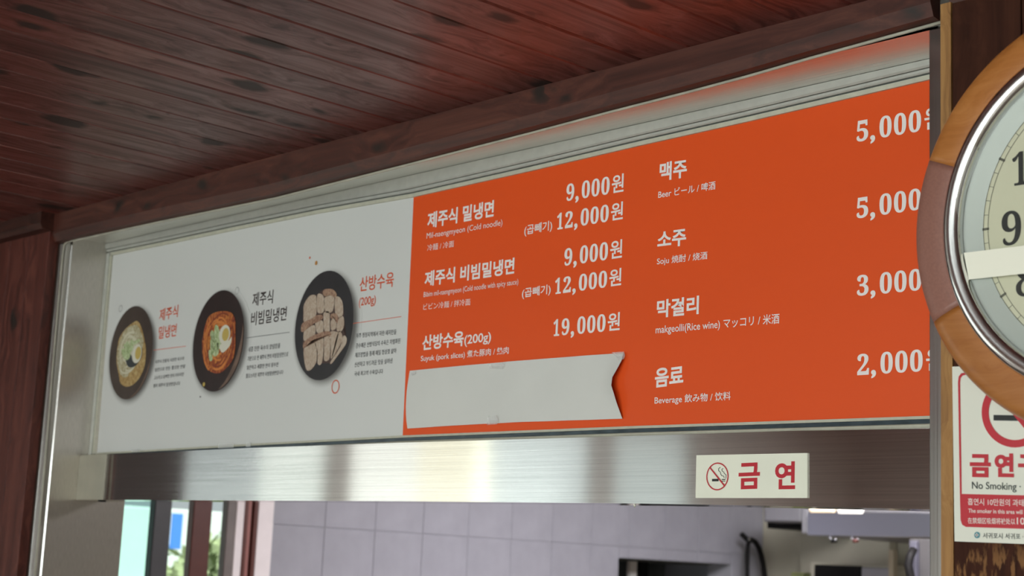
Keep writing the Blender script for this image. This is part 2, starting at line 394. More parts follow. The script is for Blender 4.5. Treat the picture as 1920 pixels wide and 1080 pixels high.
# ------------------------------------------------------------------ lettering
_tc = {}
def glyphs(s, bold=0.0, res=4):
    key = (s, bold, res)
    if key in _tc: return _tc[key]
    c = bpy.data.curves.new('t', 'FONT'); c.body = s; c.size = 1.0; c.resolution_u = res; c.offset = bold
    o = bpy.data.objects.new('t', c); COL.objects.link(o)
    dg = bpy.context.evaluated_depsgraph_get(); dg.update()
    me = bpy.data.meshes.new_from_object(o.evaluated_get(dg), depsgraph=dg)
    vs = [(v.co.x, v.co.y) for v in me.vertices]; fs = [tuple(p.vertices) for p in me.polygons]
    bpy.data.objects.remove(o); bpy.data.curves.remove(c); bpy.data.meshes.remove(me)
    _tc[key] = (vs, fs)
    return _tc[key]
def lettering(s, BL, BR, TLy, y, material, parent, mode='b', bold=0.0, name='lettering', res=4, TL=None):
    """text whose box (mode b) or base line and capital height (mode c) fits the given picture corners on plane y"""
    vs, fs = glyphs(s, bold, res)
    x0 = min(v[0] for v in vs); x1 = max(v[0] for v in vs)
    if mode == 'b':
        y0 = min(v[1] for v in vs); y1 = max(v[1] for v in vs)
    else:
        cv, _ = glyphs('H', bold, res); y0 = min(v[1] for v in cv); y1 = max(v[1] for v in cv)
    A = W(BL[0], BL[1], y); B = W(BR[0], BR[1], y)
    T = W(*(TL if TL else (BL[0], TLy)), y)
    T.x = A.x if TL is None else T.x
    ex = (B - A) / (x1 - x0); ez = (T - A) / (y1 - y0)
    me = bpy.data.meshes.new(name)
    co = [A + ex * (u - x0) + ez * (v - y0) for u, v in vs]
    me.from_pydata([(c.x, y, c.z) for c in co], [], fs)
    me.update()
    if me.polygons and me.polygons[0].normal.y > 0: me.flip_normals()
    return link_mesh(name, me, parent, material)
def reg(ox, oy, z):
    return lambda x, y: (ox + x / z, oy + y / z)
MB = {c: chr(0x1D7CE + int(c)) for c in '0123456789'}
def price(num, P0, P1, TLy, y, parent, won=True):
    """serif price: P0 left foot of the first digit, P1 right foot of the last zero"""
    A = W(*P0, y); B = W(*P1, y); H = (W(P0[0], TLy, y) - A).z
    lead = {4: 0.0, 5: 0.47}[len(num)]
    span = {4: 2.56, 5: 2.56 + 0.49}[len(num)]
    sx = (B.x - A.x) / span; sl = (B.z - A.z) / (B.x - A.x)
    verts = []; faces = []
    def put(s, x0, x1, z0, z1, bold=0.012):
        vs, fs = glyphs(s, bold, 5)
        a0 = min(v[0] for v in vs); a1 = max(v[0] for v in vs); b0 = min(v[1] for v in vs); b1 = max(v[1] for v in vs)
        k = len(verts)
        for u, v in vs:
            X = (x0 + (u - a0) / (a1 - a0) * (x1 - x0)) * sx
            verts.append((A.x + X, y, A.z + sl * X + (z0 + (v - b0) / (b1 - b0) * (z1 - z0)) * H))
        faces.extend(tuple(k + i for i in f) for f in fs)
    off = 0.0
    if len(num) == 5:
        put(MB[num[0]], 0.0, 0.36, 0, 1); off = 0.49; put(MB[num[1]], off, off + 0.46, 0, 1)
    else: put(MB[num[0]], 0.0, 0.47, -0.01, 1)
    put(',', off + 0.55, off + 0.75, -0.20, 0.20, 0.03)
    for x in (0.92, 1.49, 2.06): put(MB['0'], off + x, off + x + 0.48, -0.015, 1.015, 0.010)
    if won: put('원', off + 2.66, off + 3.34, -0.0, 1.03, 0.016)
    me = bpy.data.meshes.new('price'); me.from_pydata(verts, [], faces); me.update()
    if me.polygons[0].normal.y > 0: me.flip_normals()
    return link_mesh('price', me, parent, M_LETW)

# ================================================================== STRUCTURE
ZC = ZO + 0.700       # underside of the ceiling boards
YF = -0.100           # face of the opening's steel flange
XL, XR = -3.041, -0.972    # clear width of the opening
ZT = ZO + 0.652       # underside of the head of the opening
OX0, OX1, OY0, OY1 = -4.55, 2.3, -5.0, 4.4

box('floor', OX0 - .1, OX1 + .1, OY0 - .1, OY1, -0.05, 0.0, M_FLOOR)['kind'] = 'structure'
# partition between dining room and kitchen, with the serving opening
bm = bmesh.new()
add_box(bm, OX0, XL - 0.004, -0.096, 0.088, 0, ZC + 0.3)
add_box(bm, XR + 0.045, OX1, -0.096, 0.088, 0, ZC + 0.3)
add_box(bm, XL - 0.004, XR + 0.004, -0.096, 0.088, ZT + 0.004, ZC + 0.3)
add_box(bm, XL - 0.004, XR + 0.004, -0.096, 0.088, 0, 0.86)
tag(bm_obj('wall_front', bm, M_PLASTER), kind='structure')
# ceiling of the dining room: slab with single boards
ceil = box('ceiling', OX0, OX1, OY0, -0.10, ZC + 0.012, ZC + 0.05, M_DARKPL); ceil['kind'] = 'structure'
PW = 0.0856
bm = bmesh.new()
prof = [(-PW / 2 + .0006, .012), (-PW / 2 + .0006, .0025), (-PW / 2 + .0032, 0), (PW / 2 - .0032, 0), (PW / 2 - .0006, .0025), (PW / 2 - .0006, .012)]
r0 = [bm.verts.new((a, -4.88, b)) for a, b in prof]; r1 = [bm.verts.new((a, 0, b)) for a, b in prof]
for j in range(6): bm.faces.new((r0[j], r0[(j + 1) % 6], r1[(j + 1) % 6], r1[j]))
bm.faces.new(r0[::-1]); bm.faces.new(r1)
bmesh.ops.recalc_face_normals(bm, faces=bm.faces[:])
plank_me = bpy.data.meshes.new('ceiling_plank'); bm.to_mesh(plank_me); bm.free(); plank_me.materials.append(M_CEIL)
xs0 = W(1378, 140, -0.13).x
k0 = int((OX0 - xs0) / PW) ; k = k0
while xs0 + (k + 1) * PW < OX1:
    o = bpy.data.objects.new('ceiling_plank', plank_me); COL.objects.link(o); o.parent = ceil
    o.location = (xs0 + (k + 0.5) * PW, -0.105, ZC + random.uniform(-.0006, .0006))
    o.rotation_euler = (0, random.uniform(-.004, .004), 0)
    k += 1

# dining room walls (seen only as reflections and light)
def wall_with_holes(name, axis, pos, th, a0, a1, z0, z1, holes, material):
    bm = bmesh.new()
    def b(a, c, d, e):
        if c - a < 1e-4 or e - d < 1e-4: return
        if axis == 'x': add_box(bm, pos, pos + th, a, c, d, e)
        else: add_box(bm, a, c, pos, pos + th, d, e)
    cur = a0
    for (h0, h1, hz0, hz1) in sorted(holes):
        b(cur, h0, z0, z1); b(h0, h1, z0, hz0); b(h0, h1, hz1, z1); cur = h1
    b(cur, a1, z0, z1)
    return tag(bm_obj(name, bm, material), kind='structure')
WZ0, WZ1 = 0.70, 2.12
side_holes = [(-3.80, -3.31, WZ0, WZ1), (-3.17, -1.92, WZ0, WZ1), (-1.82, -1.24, WZ0, WZ1)]
wall_with_holes('wall_left', 'x', OX0 - 0.03, 0.03, OY0, -0.098, 0, ZC + 0.05, side_holes, M_WALLL)
wall_with_holes('wall_back', 'y', OY0 - 0.1, 0.1, OX0, OX1, 0, ZC + 0.05, [(-2.6, 2.2, 0.35, 2.1)], M_WALLL)
box('wall_right', OX1, OX1 + 0.1, OY0, OY1, 0, ZC + 0.4, M_PLASTER)['kind'] = 'structure'
for i, (a, b_, c, d) in enumerate(side_holes):
    w = box('window_%d' % (i + 1), OX0 - 0.018, OX0 - 0.014, a, b_, c, d, M_WGLASS); w['kind'] = 'structure'
w = box('window_4', -2.6, 2.2, OY0 - 0.06, OY0 - 0.055, 0.35, 2.1, M_WGLASS); w['kind'] = 'structure'
box('trim_13', OX0, OX0 + 0.02, -1.22, -0.13, 0, ZC, M_TRIM)['kind'] = 'structure'  # unseen dark panel, added to darken the left end of the beam's reflection

# wood cladding left of the opening, single vertical boards
XE = -3.068
n0 = 0; lw = tag(box('trim_1', OX0, XE, -0.104, -0.097, 0, ZO + 0.66, M_DARKPL), kind='structure')
x = XE
while x > OX0 + 0.02:
    x0 = max(OX0, x - 0.088)
    b_ = box('wall_board', x0 + 0.0007, x - 0.0007, -0.1265, -0.104, 0.0, ZO + 0.664, M_LEFT, lw, bev=0.0018)
    x = x0
# wood cladding right of the opening
XS0, XS1 = W(1764.5, 600, -0.1295).x, W(1785, 600, -0.1295).x
rw = tag(box('trim_2', XS1, OX1, -0.104, -0.0962, 0, ZO + 0.66, M_DARKPL), kind='structure')
x = XS1
while x < OX1 - 0.02:
    x1_ = min(OX1, x + 0.0868)
    b_ = box('wall_board', x + 0.0007, x1_ - 0.0007, -0.1290, -0.104, 0.0, ZO + 0.6665, M_RIGHT, rw, bev=0.0015)
    x = x1_
st = tag(prism('trim_3', [(XS0 - .002, -0.1295, 0), (XS1 + .0035, -0.1295, 0), (XS1 - .0005, -0.1295, ZO + .668), (XS0, -0.1295, ZO + .668)], (0, 0.028, 0), M_BARE), kind='structure')

# cornice under the ceiling
cp = [(-0.0, 0.0), (-0.020, 0.004), (-0.026, 0.022), (-0.027, 0.0445), (0.0, 0.0445)]
def zc_line(px, py): return W(px, py, -0.105).z
cpath = [(-3.085, -0.1, W(121, 459, -0.1005).z + .0025)] + [(W(*p, -0.1005).x, -0.1, W(*p, -0.1005).z + .0022) for p in [(160, 446.5), (300, 416), (520, 371), (800, 300), (1000, 248.5), (1145, 210), (1290, 173), (1406, 142), (1520, 109), (1640, 76), (1762, 42.5)]]
def cornice(name, xa, xb, z, y, hgt, dep, material):
    pr = [(0, 0), (-dep * .8, 0.003), (-dep, 0.014), (-dep, hgt), (0, hgt)]
    return tag(extrude_profile(name, pr, [(xa, y, z), (xb, y, z)], material), kind='structure')
c1 = bmesh.new(); rings = []
for (x, y, z) in cpath:
    pr = [(0, 0), (-0.014, 0.002), (-0.021, 0.018), (-0.022, ZC - z), (0, ZC - z)]
    rings.append([c1.verts.new((x, y + a, z + b)) for a, b in pr])
for i in range(len(rings) - 1):
    for j in range(5): c1.faces.new((rings[i][j], rings[i][(j + 1) % 5], rings[i + 1][(j + 1) % 5], rings[i + 1][j]))
c1.faces.new(rings[0]); c1.faces.new(rings[-1][::-1])
tag(bm_obj('trim_4', c1, M_TRIM), kind='structure')
cornice('trim_5', OX0, XE + 0.004, ZO + .661, -0.12, ZC - ZO - .661, 0.032, M_TRIM)
cornice('trim_6', XS0, OX1, ZO + .669, -0.10, ZC - ZO - .669, 0.012, M_TRIM)

# ================================================================== STEEL FRAME OF THE OPENING
fr = empty('steel_frame', (XL, -0.05, 0.86), 'brushed stainless steel frame lining the serving opening, around and under the menu boards', 'frame')
# left lining: slanted flange and deep face
prism('left_flange', [(XE + .001, YF - .0005, 0.86), (XL - .002, -0.0885, 0.86), (XL, -0.086, 0.86), (XL - .004, -0.08, 0.86), (XE + .001, -0.097, 0.86)], (0, 0, ZT - 0.86), M_STEELP, fr)
box('left_lining', XL - .004, XL, -0.086, 0.09, 0.86, ZT, M_STEELV, fr)
# head of the opening
bm = bmesh.new(); add_box(bm, XL - .004, XR + .003, -0.1, 0.09, ZT, ZT + 0.003)
bm_obj('head_lining', bm, M_SOFFIT, fr)
# right post
bm = bmesh.new(); add_box(bm, -0.9803, XS0 + .012, -0.101, 0.09, 0.86, ZT, 0.0012)
bm_obj('right_post', bm, M_STEELP, fr)
# white sealant bead along the outer edge
path = [W(*p, -0.1005) for p in [(64, 1100), (82, 900), (98.6, 694), (108, 585), (117.5, 480), (120.5, 459), (127, 453), (160, 446.5), (300, 416), (520, 371), (800, 300), (1000, 248.5), (1145, 210), (1290, 173), (1406, 142), (1520, 109), (1640, 76), (1764, 42)]]
seal = tube('sealant_bead', path, 0.0021, M_CORD, fr, seg=8)

# ================================================================== MENU BOARDS
YB = 0.0
def pl(*pts, y=YB): return [W(a, b, y) for a, b in pts]
WB = empty('menu_board', tuple(W(460, 835)), 'white menu board with three printed dishes, left half above the opening', 'menu board')
OB = empty('menu_board', tuple(W(1240, 796)), 'orange menu board with white prices, right half above the opening', 'menu board')
prism('panel', pl((182, 849), (330, 840.5), (480, 831.5), (755, 816.5), (775.5, 370), (600, 400), (430, 434), (300, 461), (212, 479)), (0, 0.005, 0), M_WHITE, WB)
p_o = prism('panel', pl((755, 816.5), (900, 810.5), (1200, 798.5), (1480, 789), (1785, 778.4), (1785, 140.0), (1600, 183), (1400, 229), (1200, 273.5), (1000, 320), (775.5, 370)), (0, 0.005, 0), M_ORANGE, OB)

R5 = reg(740, 320, 4.154); R6 = reg(740, 560, 4.154); R7 = reg(1200, 180, 3.3103); R8 = reg(1200, 500, 3.3103)
def T(R, s, bl, br, ty, mode='b', bold=0.0, m=None, parent=None, y=-0.0005, res=4):
    a = R(*bl); b = R(*br); t = R(bl[0], ty)[1]
    if mode == 'c': y -= 0.0003
    return lettering(s, a, b, t, y, m or M_LETW, parent or OB, mode, bold, res=res)
BT = 0.028
T(R5, '제주식 밀냉면', (252, 452), (770, 358), 328, bold=BT)
T(R5, 'Mil-naengmyeon (Cold noodle)', (248, 529), (838, 424), 487, 'c', 0.0)
T(R5, '冷麵 / 冷面', (253, 627), (460, 594), 577)
price('9000', R5(1335, 238), R5(1675, 180), R5(0, 106)[1], -0.0005, OB)
price('12000', R5(1262, 461), R5(1668, 394), R5(0, 333)[1], -0.0005, OB)
T(R5, '(곱빼기)', (1008, 515), (1225, 474), 428, bold=0.012)
price('9000', R5(1319, 742), R5(1662, 692), R5(0, 608)[1], -0.0005, OB)
price('12000', R5(1247, 963), R5(1655, 906), R5(0, 838)[1], -0.0005, OB)
T(R5, '(곱빼기)', (990, 1003), (1213, 970), 918, bold=0.012)
T(R5, '제주식 비빔밀냉면', (230, 905), (930, 803), 786, bold=BT)
T(R5, 'Bibim mil-naengmyeon (Cold noodle with spicy sauce)', (225, 985), (962, 884), 946, 'c', 0.0)
T(R6, 'ビビン冷麵 / 拌冷面', (222, 90), (588, 50), 40)
T(R6, '산방수육', (212, 405), (535, 368), 288, bold=BT)
T(R6, '(200g)', (540, 378), (748, 352), 286, bold=0.016)
T(R6, 'Suyuk (pork slices) 煮た豚肉 / 熱肉', (203, 487), (888, 424), 447, 'c', 0.008)
price('19000', R6(1234, 293), R6(1643, 254), R6(0, 163)[1], -0.0005, OB)
T(R7, '맥주', (120, 530), (290, 505), 416, bold=BT)
T(R7, 'Beer ビール / 啤酒', (113, 633), (468, 575), 595, 'c', 0.008)
price('5000', R7(1344, 286), R7(1748, 216), R7(0, 157)[1], -0.0005, OB)
price('5000', R7(1344, 761), R7(1748, 702), R7(0, 634)[1], -0.0005, OB)
T(R7, '소주', (107, 948), (285, 927), 846, bold=BT)
T(R7, 'Soju 焼酎 / 烧酒', (105, 1045), (418, 1008), 1010, 'c', 0.008)
T(R8, '막걸리', (103, 320), (364, 294), 208, bold=BT)
T(R8, 'makgeolli(Rice wine) マッコリ / 米酒', (97, 414), (865, 347), 370, 'c', 0.008)
price('3000', R8(1346, 182), R8(1750, 144), R8(0, 54)[1], -0.0005, OB)
price('2000', R8(1348, 673), R8(1758, 648), R8(0, 543)[1], -0.0005, OB)
T(R8, '음료', (91, 752), (268, 731), 633, bold=BT)
T(R8, 'Beverage 飲み物 / 饮料', (90, 850), (563, 823), 812, 'c', 0.008)

# --- white board prints
R4 = reg(440, 460, 3.176); R3 = reg(190, 480, 3.6)
kw = dict(parent=WB)
T(R4, '산방수육', (742, 278), (945, 246), 190, bold=0.012, m=M_LETO, **kw)
T(R4, '(200g)', (738, 377), (838, 360), 314, bold=0.012, m=M_LETO, **kw)
T(R4, '제주식', (103, 365), (226, 345), 285, bold=0.012, m=M_LETK, **kw)
T(R4, '비빔밀냉면', (95, 480), (306, 447), 398, bold=0.012, m=M_LETK, **kw)
T(R3, '제주식', (388, 442), (514, 412), 360, bold=0.012, m=M_LETO, **kw)
T(R3, '밀냉면', (384, 562), (503, 542), 478, bold=0.012, m=M_LETO, **kw)
for s, bl, br, ty in [('제주 청정지역에서 자란 돼지만을', (722, 554), (962, 530), 524), ('공수해온 산방식당의 수육은 차별화된', (720, 614), (985, 584), 584),
                      ('제조방법을 통해 매일 정성껏 삶아', (716, 670), (962, 642), 640), ('신선하고 부드러운 맛을 살려낸', (713, 726), (938, 702), 696),
                      ('국내 최고의 수육입니다', (712, 780), (882, 764), 752)]:
    T(R4, s, bl, br, ty, m=M_LETG, res=2, bold=0.01, **kw)
for s, bl, br, ty in [('새콤 진한 육수의 양념장을', (78, 636), (270, 612), 606), ('기본으로 한 제주식 면의 비빔밀냉면으로', (75, 690), (318, 662), 662),
                      ('얼큰하고 새콤한 면이 풍부한', (70, 742), (260, 722), 716), ('쫄깃스러운 제주의 비빔밀냉면입니다', (66, 792), (288, 768), 766)]:
    T(R4, s, bl, br, ty, m=M_LETG, res=2, bold=0.01, **kw)
for s, bl, br, ty in [('제주식 전통의 시원한 육수와', (362, 728), (558, 702), 704), ('밀면으로 만든 쫄깃한 면발', (360, 782), (565, 756), 757),
                      ('고소하고 담백한 맛이 어우러진', (355, 836), (555, 810), 811), ('별미 제주식 밀냉면입니다', (350, 890), (530, 872), 864)]:
    T(R3, s, bl, br, ty, m=M_LETG, res=2, bold=0.01, **kw)
def rule(a, b, wpx, m, parent=WB, y=-0.0006, name='rule'):
    A, B = a, b
    return flat(name, [[W(A[0], A[1] - wpx / 2, y), W(B[0], B[1] - wpx / 2, y), W(B[0], B[1] + wpx / 2, y), W(A[0], A[1] + wpx / 2, y)]], m, parent)
rule(R4(700, 466), R4(992, 424), 1.1, M_LETO)
rule(R4(58, 553), R4(327, 517), 1.1, M_RULEG)
rule(R3(352, 636), R3(571, 608), 1.0, M_LETO)
def ell(c, rx, ry, y, n=40, a0=0.0, a1=2 * math.pi):
    """ellipse on the wall plane from its picture centre and half sizes in px"""
    L_, R_ = W(c[0] - rx, c[1], y), W(c[0] + rx, c[1], y)
    T_, B_ = W(c[0], c[1] - ry, y), W(c[0], c[1] + ry, y)
    cx, cz = (L_.x + R_.x) / 2, (T_.z + B_.z) / 2; hx, hz = (R_.x - L_.x) / 2, (T_.z - B_.z) / 2
    return cx, cz, hx, hz
def ring(name, c, rx, ry, wfrac, y, m, parent):
    cx, cz, hx, hz = ell(c, rx, ry, y); P = []
    n = 32
    for i in range(n):
        a, b = 2 * math.pi * i / n, 2 * math.pi * (i + 1) / n; k = 1 - wfrac
        P.append([Vector((cx + hx * math.cos(a), y, cz + hz * math.sin(a))), Vector((cx + hx * math.cos(b), y, cz + hz * math.sin(b))),
                  Vector((cx + hx * k * math.cos(b), y, cz + hz * k * math.sin(b))), Vector((cx + hx * k * math.cos(a), y, cz + hz * k * math.sin(a)))])
    return flat(name, P, m, parent)
def disc(name, c, rx, ry, y, m, parent, n=32):
    cx, cz, hx, hz = ell(c, rx, ry, y)
    return flat(name, [[Vector((cx + hx * math.cos(2 * math.pi * i / n), y, cz + hz * math.sin(2 * math.pi * i / n))) for i in range(n)]], m, parent)
ring('printed_ring', R4(600, 842), 7.2, 13, 0.17, -0.0007, M_LETO, WB)
M_RINGG = mat('grey_ring_print', (0.36, 0.36, 0.36), 0.5)
ring('printed_ring', R4(14, 270), 3.6, 7, 0.2, -0.0007, M_RINGG, WB)
ring('printed_ring', R3(130, 355), 3.4, 6.4, 0.2, -0.0007, M_RINGG, WB)
M_OCH = mat('ochre_print', (0.45, 0.20, 0.04), 0.5)
disc('printed_dot', R4(447, 74), 1.3, 2.2, -0.0007, M_LETO, WB, 10)
disc('printed_dot', R4(485, 105), 2.3, 4.2, -0.0007, M_OCH, WB, 12)
disc('printed_dot', R3(668, 950), 1.2, 1.8, -0.0007, M_LETG, WB, 10)

# plates: printed halo (the print's own soft shade), plate, rim, food
def halo_mat(name, cx, cz, hx, hz):
    m = mat(name, (0.6, 0.6, 0.6), 0.38, spec=0.4); n, l, b = nodes(m)
    tc = n.new('ShaderNodeTexCoord'); mp = n.new('ShaderNodeMapping')
    g = n.new('ShaderNodeNewGeometry')
    mp.inputs['Location'].default_value = (-cx / hx, 0, -cz / hz); mp.inputs['Scale'].default_value = (1 / hx, 0, 1 / hz)
    l.new(g.outputs['Position'], mp.inputs[0])
    ln = n.new('ShaderNodeVectorMath'); ln.operation = 'LENGTH'; l.new(mp.outputs[0], ln.inputs[0])
    r = n.new('ShaderNodeMapRange'); r.interpolation_type = 'SMOOTHSTEP'; r.inputs['From Min'].default_value = 0.80; r.inputs['From Max'].default_value = 1.0
    l.new(ln.outputs['Value'], r.inputs[0])
    mx = n.new('ShaderNodeMix'); mx.data_type = 'RGBA'
    mx.inputs[6].default_value = (0.13, 0.125, 0.12, 1); mx.inputs[7].default_value = (0.66, 0.665, 0.655, 1)
    l.new(r.outputs[0], mx.inputs[0]); l.new(mx.outputs[2], b.inputs['Base Color'])
    return m
def plate(idx, R, x0, x1, y0, y1, rimcol, innercol):
    c = R((x0 + x1) / 2, (y0 + y1) / 2); z = {3: 3.6, 4: 3.176}[R is R4 and 4 or 3]
    rx, ry = (x1 - x0) / 2 / z, (y1 - y0) / 2 / z
    # true half height of the flattened circle as the photograph's bounding box includes its slant
    cx, cz, hx, hz = ell(c, rx * 0.985, ry * 0.985, -0.001)
    def E(k, y, dx=0, dz=0, kz=None, n=48):
        kz = kz or k
        return [Vector((cx + dx * hx + hx * k * math.cos(2 * math.pi * i / n), y, cz + dz * hz + hz * kz * math.sin(2 * math.pi * i / n))) for i in range(n)]
    hcx, hcz = cx + hx * 0.08, cz - hz * 0.05
    hm = halo_mat('printed_halo_%d' % idx, hcx, hcz, hx * 1.20, hz * 1.12)
    flat('printed_halo', [[Vector((hcx + hx * 1.2 * math.cos(2 * math.pi * i / 48), -0.0004, hcz + hz * 1.12 * math.sin(2 * math.pi * i / 48))) for i in range(48)]], hm, WB)
    pm = mottle(mat('plate_print_%d' % idx, rimcol, 0.4), 40, 0.2)
    pp = flat('printed_plate', [E(1.0, -0.0008)], pm, WB)
    return cx, cz, hx, hz, E, pp
M_RIMH = mottle(mat('plate_rim_highlight', (0.16, 0.10, 0.075), 0.4), 40, 0.3)
def crescent(E_args, y, a0, a1, k0, k1, m, parent):
    cx, cz, hx, hz = E_args; P = []; n = 18
    for i in range(n):
        a = a0 + (a1 - a0) * i / n; b = a0 + (a1 - a0) * (i + 1) / n
        def q(t, k): return Vector((cx + hx * k * math.cos(t), y, cz + hz * k * math.sin(t)))
        w0 = math.sin(math.pi * i / n); w1 = math.sin(math.pi * (i + 1) / n)
        P.append([q(a, k1), q(b, k1), q(b, k1 - (k1 - k0) * w1), q(a, k1 - (k1 - k0) * w0 - 1e-5)])
    return flat('printed_rim_light', P, m, parent)
def noodle_mat(name, c1_, c2_, c3_, sc):
    m = mat(name, c2_, 0.5); n, l, b = nodes(m)
    g = n.new('ShaderNodeNewGeometry'); mp = n.new('ShaderNodeMapping'); mp.inputs['Scale'].default_value = (sc * 1.6, sc, sc)
    l.new(g.outputs['Position'], mp.inputs[0])
    ns = n.new('ShaderNodeTexNoise'); ns.inputs['Scale'].default_value = 1.0; ns.inputs['Distortion'].default_value = 2.5; ns.inputs['Detail'].default_value = 2
    l.new(mp.outputs[0], ns.inputs[0])
    r = n.new('ShaderNodeValToRGB'); e = r.color_ramp.elements
    e[0].position = 0.34; e[0].color = (*c1_, 1); e[1].position = 0.66; e[1].color = (*c3_, 1); q = e.new(0.5); q.color = (*c2_, 1)
    l.new(ns.outputs[0], r.inputs[0]); l.new(r.outputs[0], b.inputs['Base Color'])
    return m
M_NOOD = noodle_mat('noodle_print', (0.30, 0.24, 0.12), (0.44, 0.39, 0.25), (0.56, 0.54, 0.40), 65)
M_BROTH = noodle_mat('broth_print', (0.25, 0.14, 0.045), (0.42, 0.27, 0.10), (0.50, 0.38, 0.18), 70)
M_SPICY = noodle_mat('spicy_noodle_print', (0.16, 0.025, 0.012), (0.36, 0.075, 0.02), (0.54, 0.20, 0.04), 55)
M_GREEN = noodle_mat('cucumber_print', (0.18, 0.24, 0.09), (0.42, 0.52, 0.26), (0.62, 0.68, 0.46), 120)
M_EGGW = mat('egg_white_print', (0.66, 0.64, 0.54), 0.5)
M_YOLK = mat('yolk_print', (0.52, 0.38, 0.10), 0.5)
M_SEAW = mat('seaweed_print', (0.03, 0.035, 0.04), 0.5)
def zp(R, pts, y): return [W(*R(a, b), y) for a, b in pts]
def sm(R, pts, y, k=4):
    # rounded outline through the same points
    P = [Vector(p) for p in pts]; N = len(P); out = []
    for i in range(N):
        a, b, c, d = P[i - 1], P[i], P[(i + 1) % N], P[(i + 2) % N]
        for j in range(k):
            t = j / k
            out.append(0.5 * ((2 * b) + (c - a) * t + (2 * a - 5 * b + 4 * c - d) * t * t + (3 * b - a - 3 * c + d) * t ** 3))
    return [W(*R(p.x, p.y), y) for p in out]
def strands(name, P, dx, dz, k, n, w, y, m, seed):
    # looping printed noodles: ribbons along arcs inside the bowl
    cx, cz, hx, hz = P[:4]; rs = random.Random(seed); Q = []
    for i in range(n):
        kk = k * rs.uniform(0.25, 1.0); ox, oz = dx + rs.uniform(-.06, .06), dz + rs.uniform(-.06, .06)
        a0 = rs.uniform(0, 6.28); sp = rs.uniform(0.8, 2.4); ww = w * rs.uniform(.6, 1.2)
        for j in range(10):
            c = []
            for (t, sgn) in ((a0 + sp * j / 10, -1), (a0 + sp * (j + 1) / 10, -1), (a0 + sp * (j + 1) / 10, 1), (a0 + sp * j / 10, 1)):
                r = kk + sgn * ww + 0.02 * math.sin(3 * t + i)
                c.append(Vector((cx + hx * (ox + r * math.cos(t)), y - i * 4e-6, cz + hz * (oz + r * math.sin(t)))))
            Q.append(c)
    bm = bmesh.new()
    for c in Q: bm.faces.new([bm.verts.new(p) for p in c])
    for f in bm.faces:
        f.normal_update()
        if f.normal.y > 0: f.normal_flip()
    me = bpy.data.meshes.new(name); bm.to_mesh(me); bm.free()
    return link_mesh(name, me, P[5], m)
M_STR1 = mat('pale_noodle_print', (0.60, 0.57, 0.43), 0.5)
M_STR2 = mat('orange_noodle_print', (0.62, 0.21, 0.05), 0.5)
M_STR3 = mat('dark_sauce_print', (0.20, 0.035, 0.015), 0.5)
# plate 1, cold noodle in broth
P1 = plate(1, R3, 55, 345, 338, 970, (0.050, 0.032, 0.026), None)
crescent(P1[:4], -0.0011, -1.5, 0.1, 0.93, 0.985, M_RIMH, P1[5])
flat('printed_broth', [sm(R3, [(120, 560), (160, 495), (215, 450), (245, 440), (270, 480), (290, 560), (300, 620), (296, 720), (270, 800), (225, 860), (175, 882), (130, 860), (118, 800), (103, 720), (106, 640)], -0.0012)], M_BROTH, P1[5])
flat('printed_noodles', [sm(R3, [(125, 570), (160, 500), (205, 470), (245, 470), (270, 520), (285, 580), (270, 640), (262, 700), (225, 740), (190, 770), (180, 810), (150, 820), (125, 790), (108, 720), (108, 640)], -0.0016)], M_NOOD, P1[5])
strands('printed_noodle_strands', P1, -0.08, 0.05, 0.46, 26, 0.022, -0.00165, M_STR1, 11)
flat('printed_seaweed', [sm(R3, [(165, 700), (190, 660), (215, 690), (245, 720), (215, 750), (180, 745)], -0.0020)], M_SEAW, P1[5])
flat('printed_cucumber', [sm(R3, q, -0.0022) for q in [[(135, 640), (150, 625), (195, 660), (180, 700), (150, 690)], [(165, 590), (185, 580), (200, 640), (185, 660)], [(195, 575), (215, 570), (215, 630), (200, 640)], [(215, 580), (260, 560), (255, 580), (218, 600)], [(150, 600), (165, 595), (180, 640), (165, 645)]]], M_GREEN, P1[5])
disc('printed_egg', R3(240, 660), 9, 17.5, -0.0026, M_EGGW, P1[5])
disc('printed_yolk', R3(248, 655), 5.5, 12, -0.0029, M_YOLK, P1[5])
# plate 2, spicy cold noodle
P2 = plate(2, R3, 618, 962, 230, 918, (0.022, 0.010, 0.010), None)
crescent(P2[:4], -0.0011, -1.4, 0.3, 0.84, 0.975, M_RIMH, P2[5])
flat('printed_noodles', [sm(R3, [(700, 470), (725, 410), (770, 380), (830, 372), (880, 385), (905, 440), (900, 520), (905, 600), (890, 690), (850, 750), (800, 790), (745, 785), (705, 745), (685, 680), (680, 590), (690, 520)], -0.0014)], M_SPICY, P2[5])
flat('printed_cucumber', [sm(R3, q, -0.0018) for q in [[(765, 480), (785, 470), (800, 520), (790, 560), (760, 600)], [(745, 520), (765, 520), (760, 600), (740, 620)], [(790, 540), (812, 560), (800, 620), (770, 650), (762, 600)], [(735, 570), (752, 560), (762, 650), (740, 660)], [(760, 600), (790, 590), (790, 660), (755, 675)], [(725, 640), (745, 640), (750, 700), (730, 705)], [(735, 525), (750, 500), (756, 540), (742, 560)]]], M_GREEN, P2[5])
strands('printed_noodle_strands', P2, 0.02, -0.02, 0.60, 26, 0.020, -0.00150, M_STR2, 12)
strands('printed_sauce', P2, 0.02, -0.02, 0.62, 16, 0.014, -0.00162, M_STR3, 13)
flat('printed_garnish', [sm(R3, [(800, 600), (860, 570), (880, 545), (870, 600), (825, 650), (805, 640)], -0.0019)], M_EGGW, P2[5])
disc('printed_egg', R3(832, 530), 10.3, 18, -0.0022, M_EGGW, P2[5])
disc('printed_yolk', R3(838, 530), 6.3, 12, -0.0025, M_YOLK, P2[5])
disc('printed_dot', R3(692, 866), 2.4, 4, -0.0022, M_YOLK, P2[5], 12)
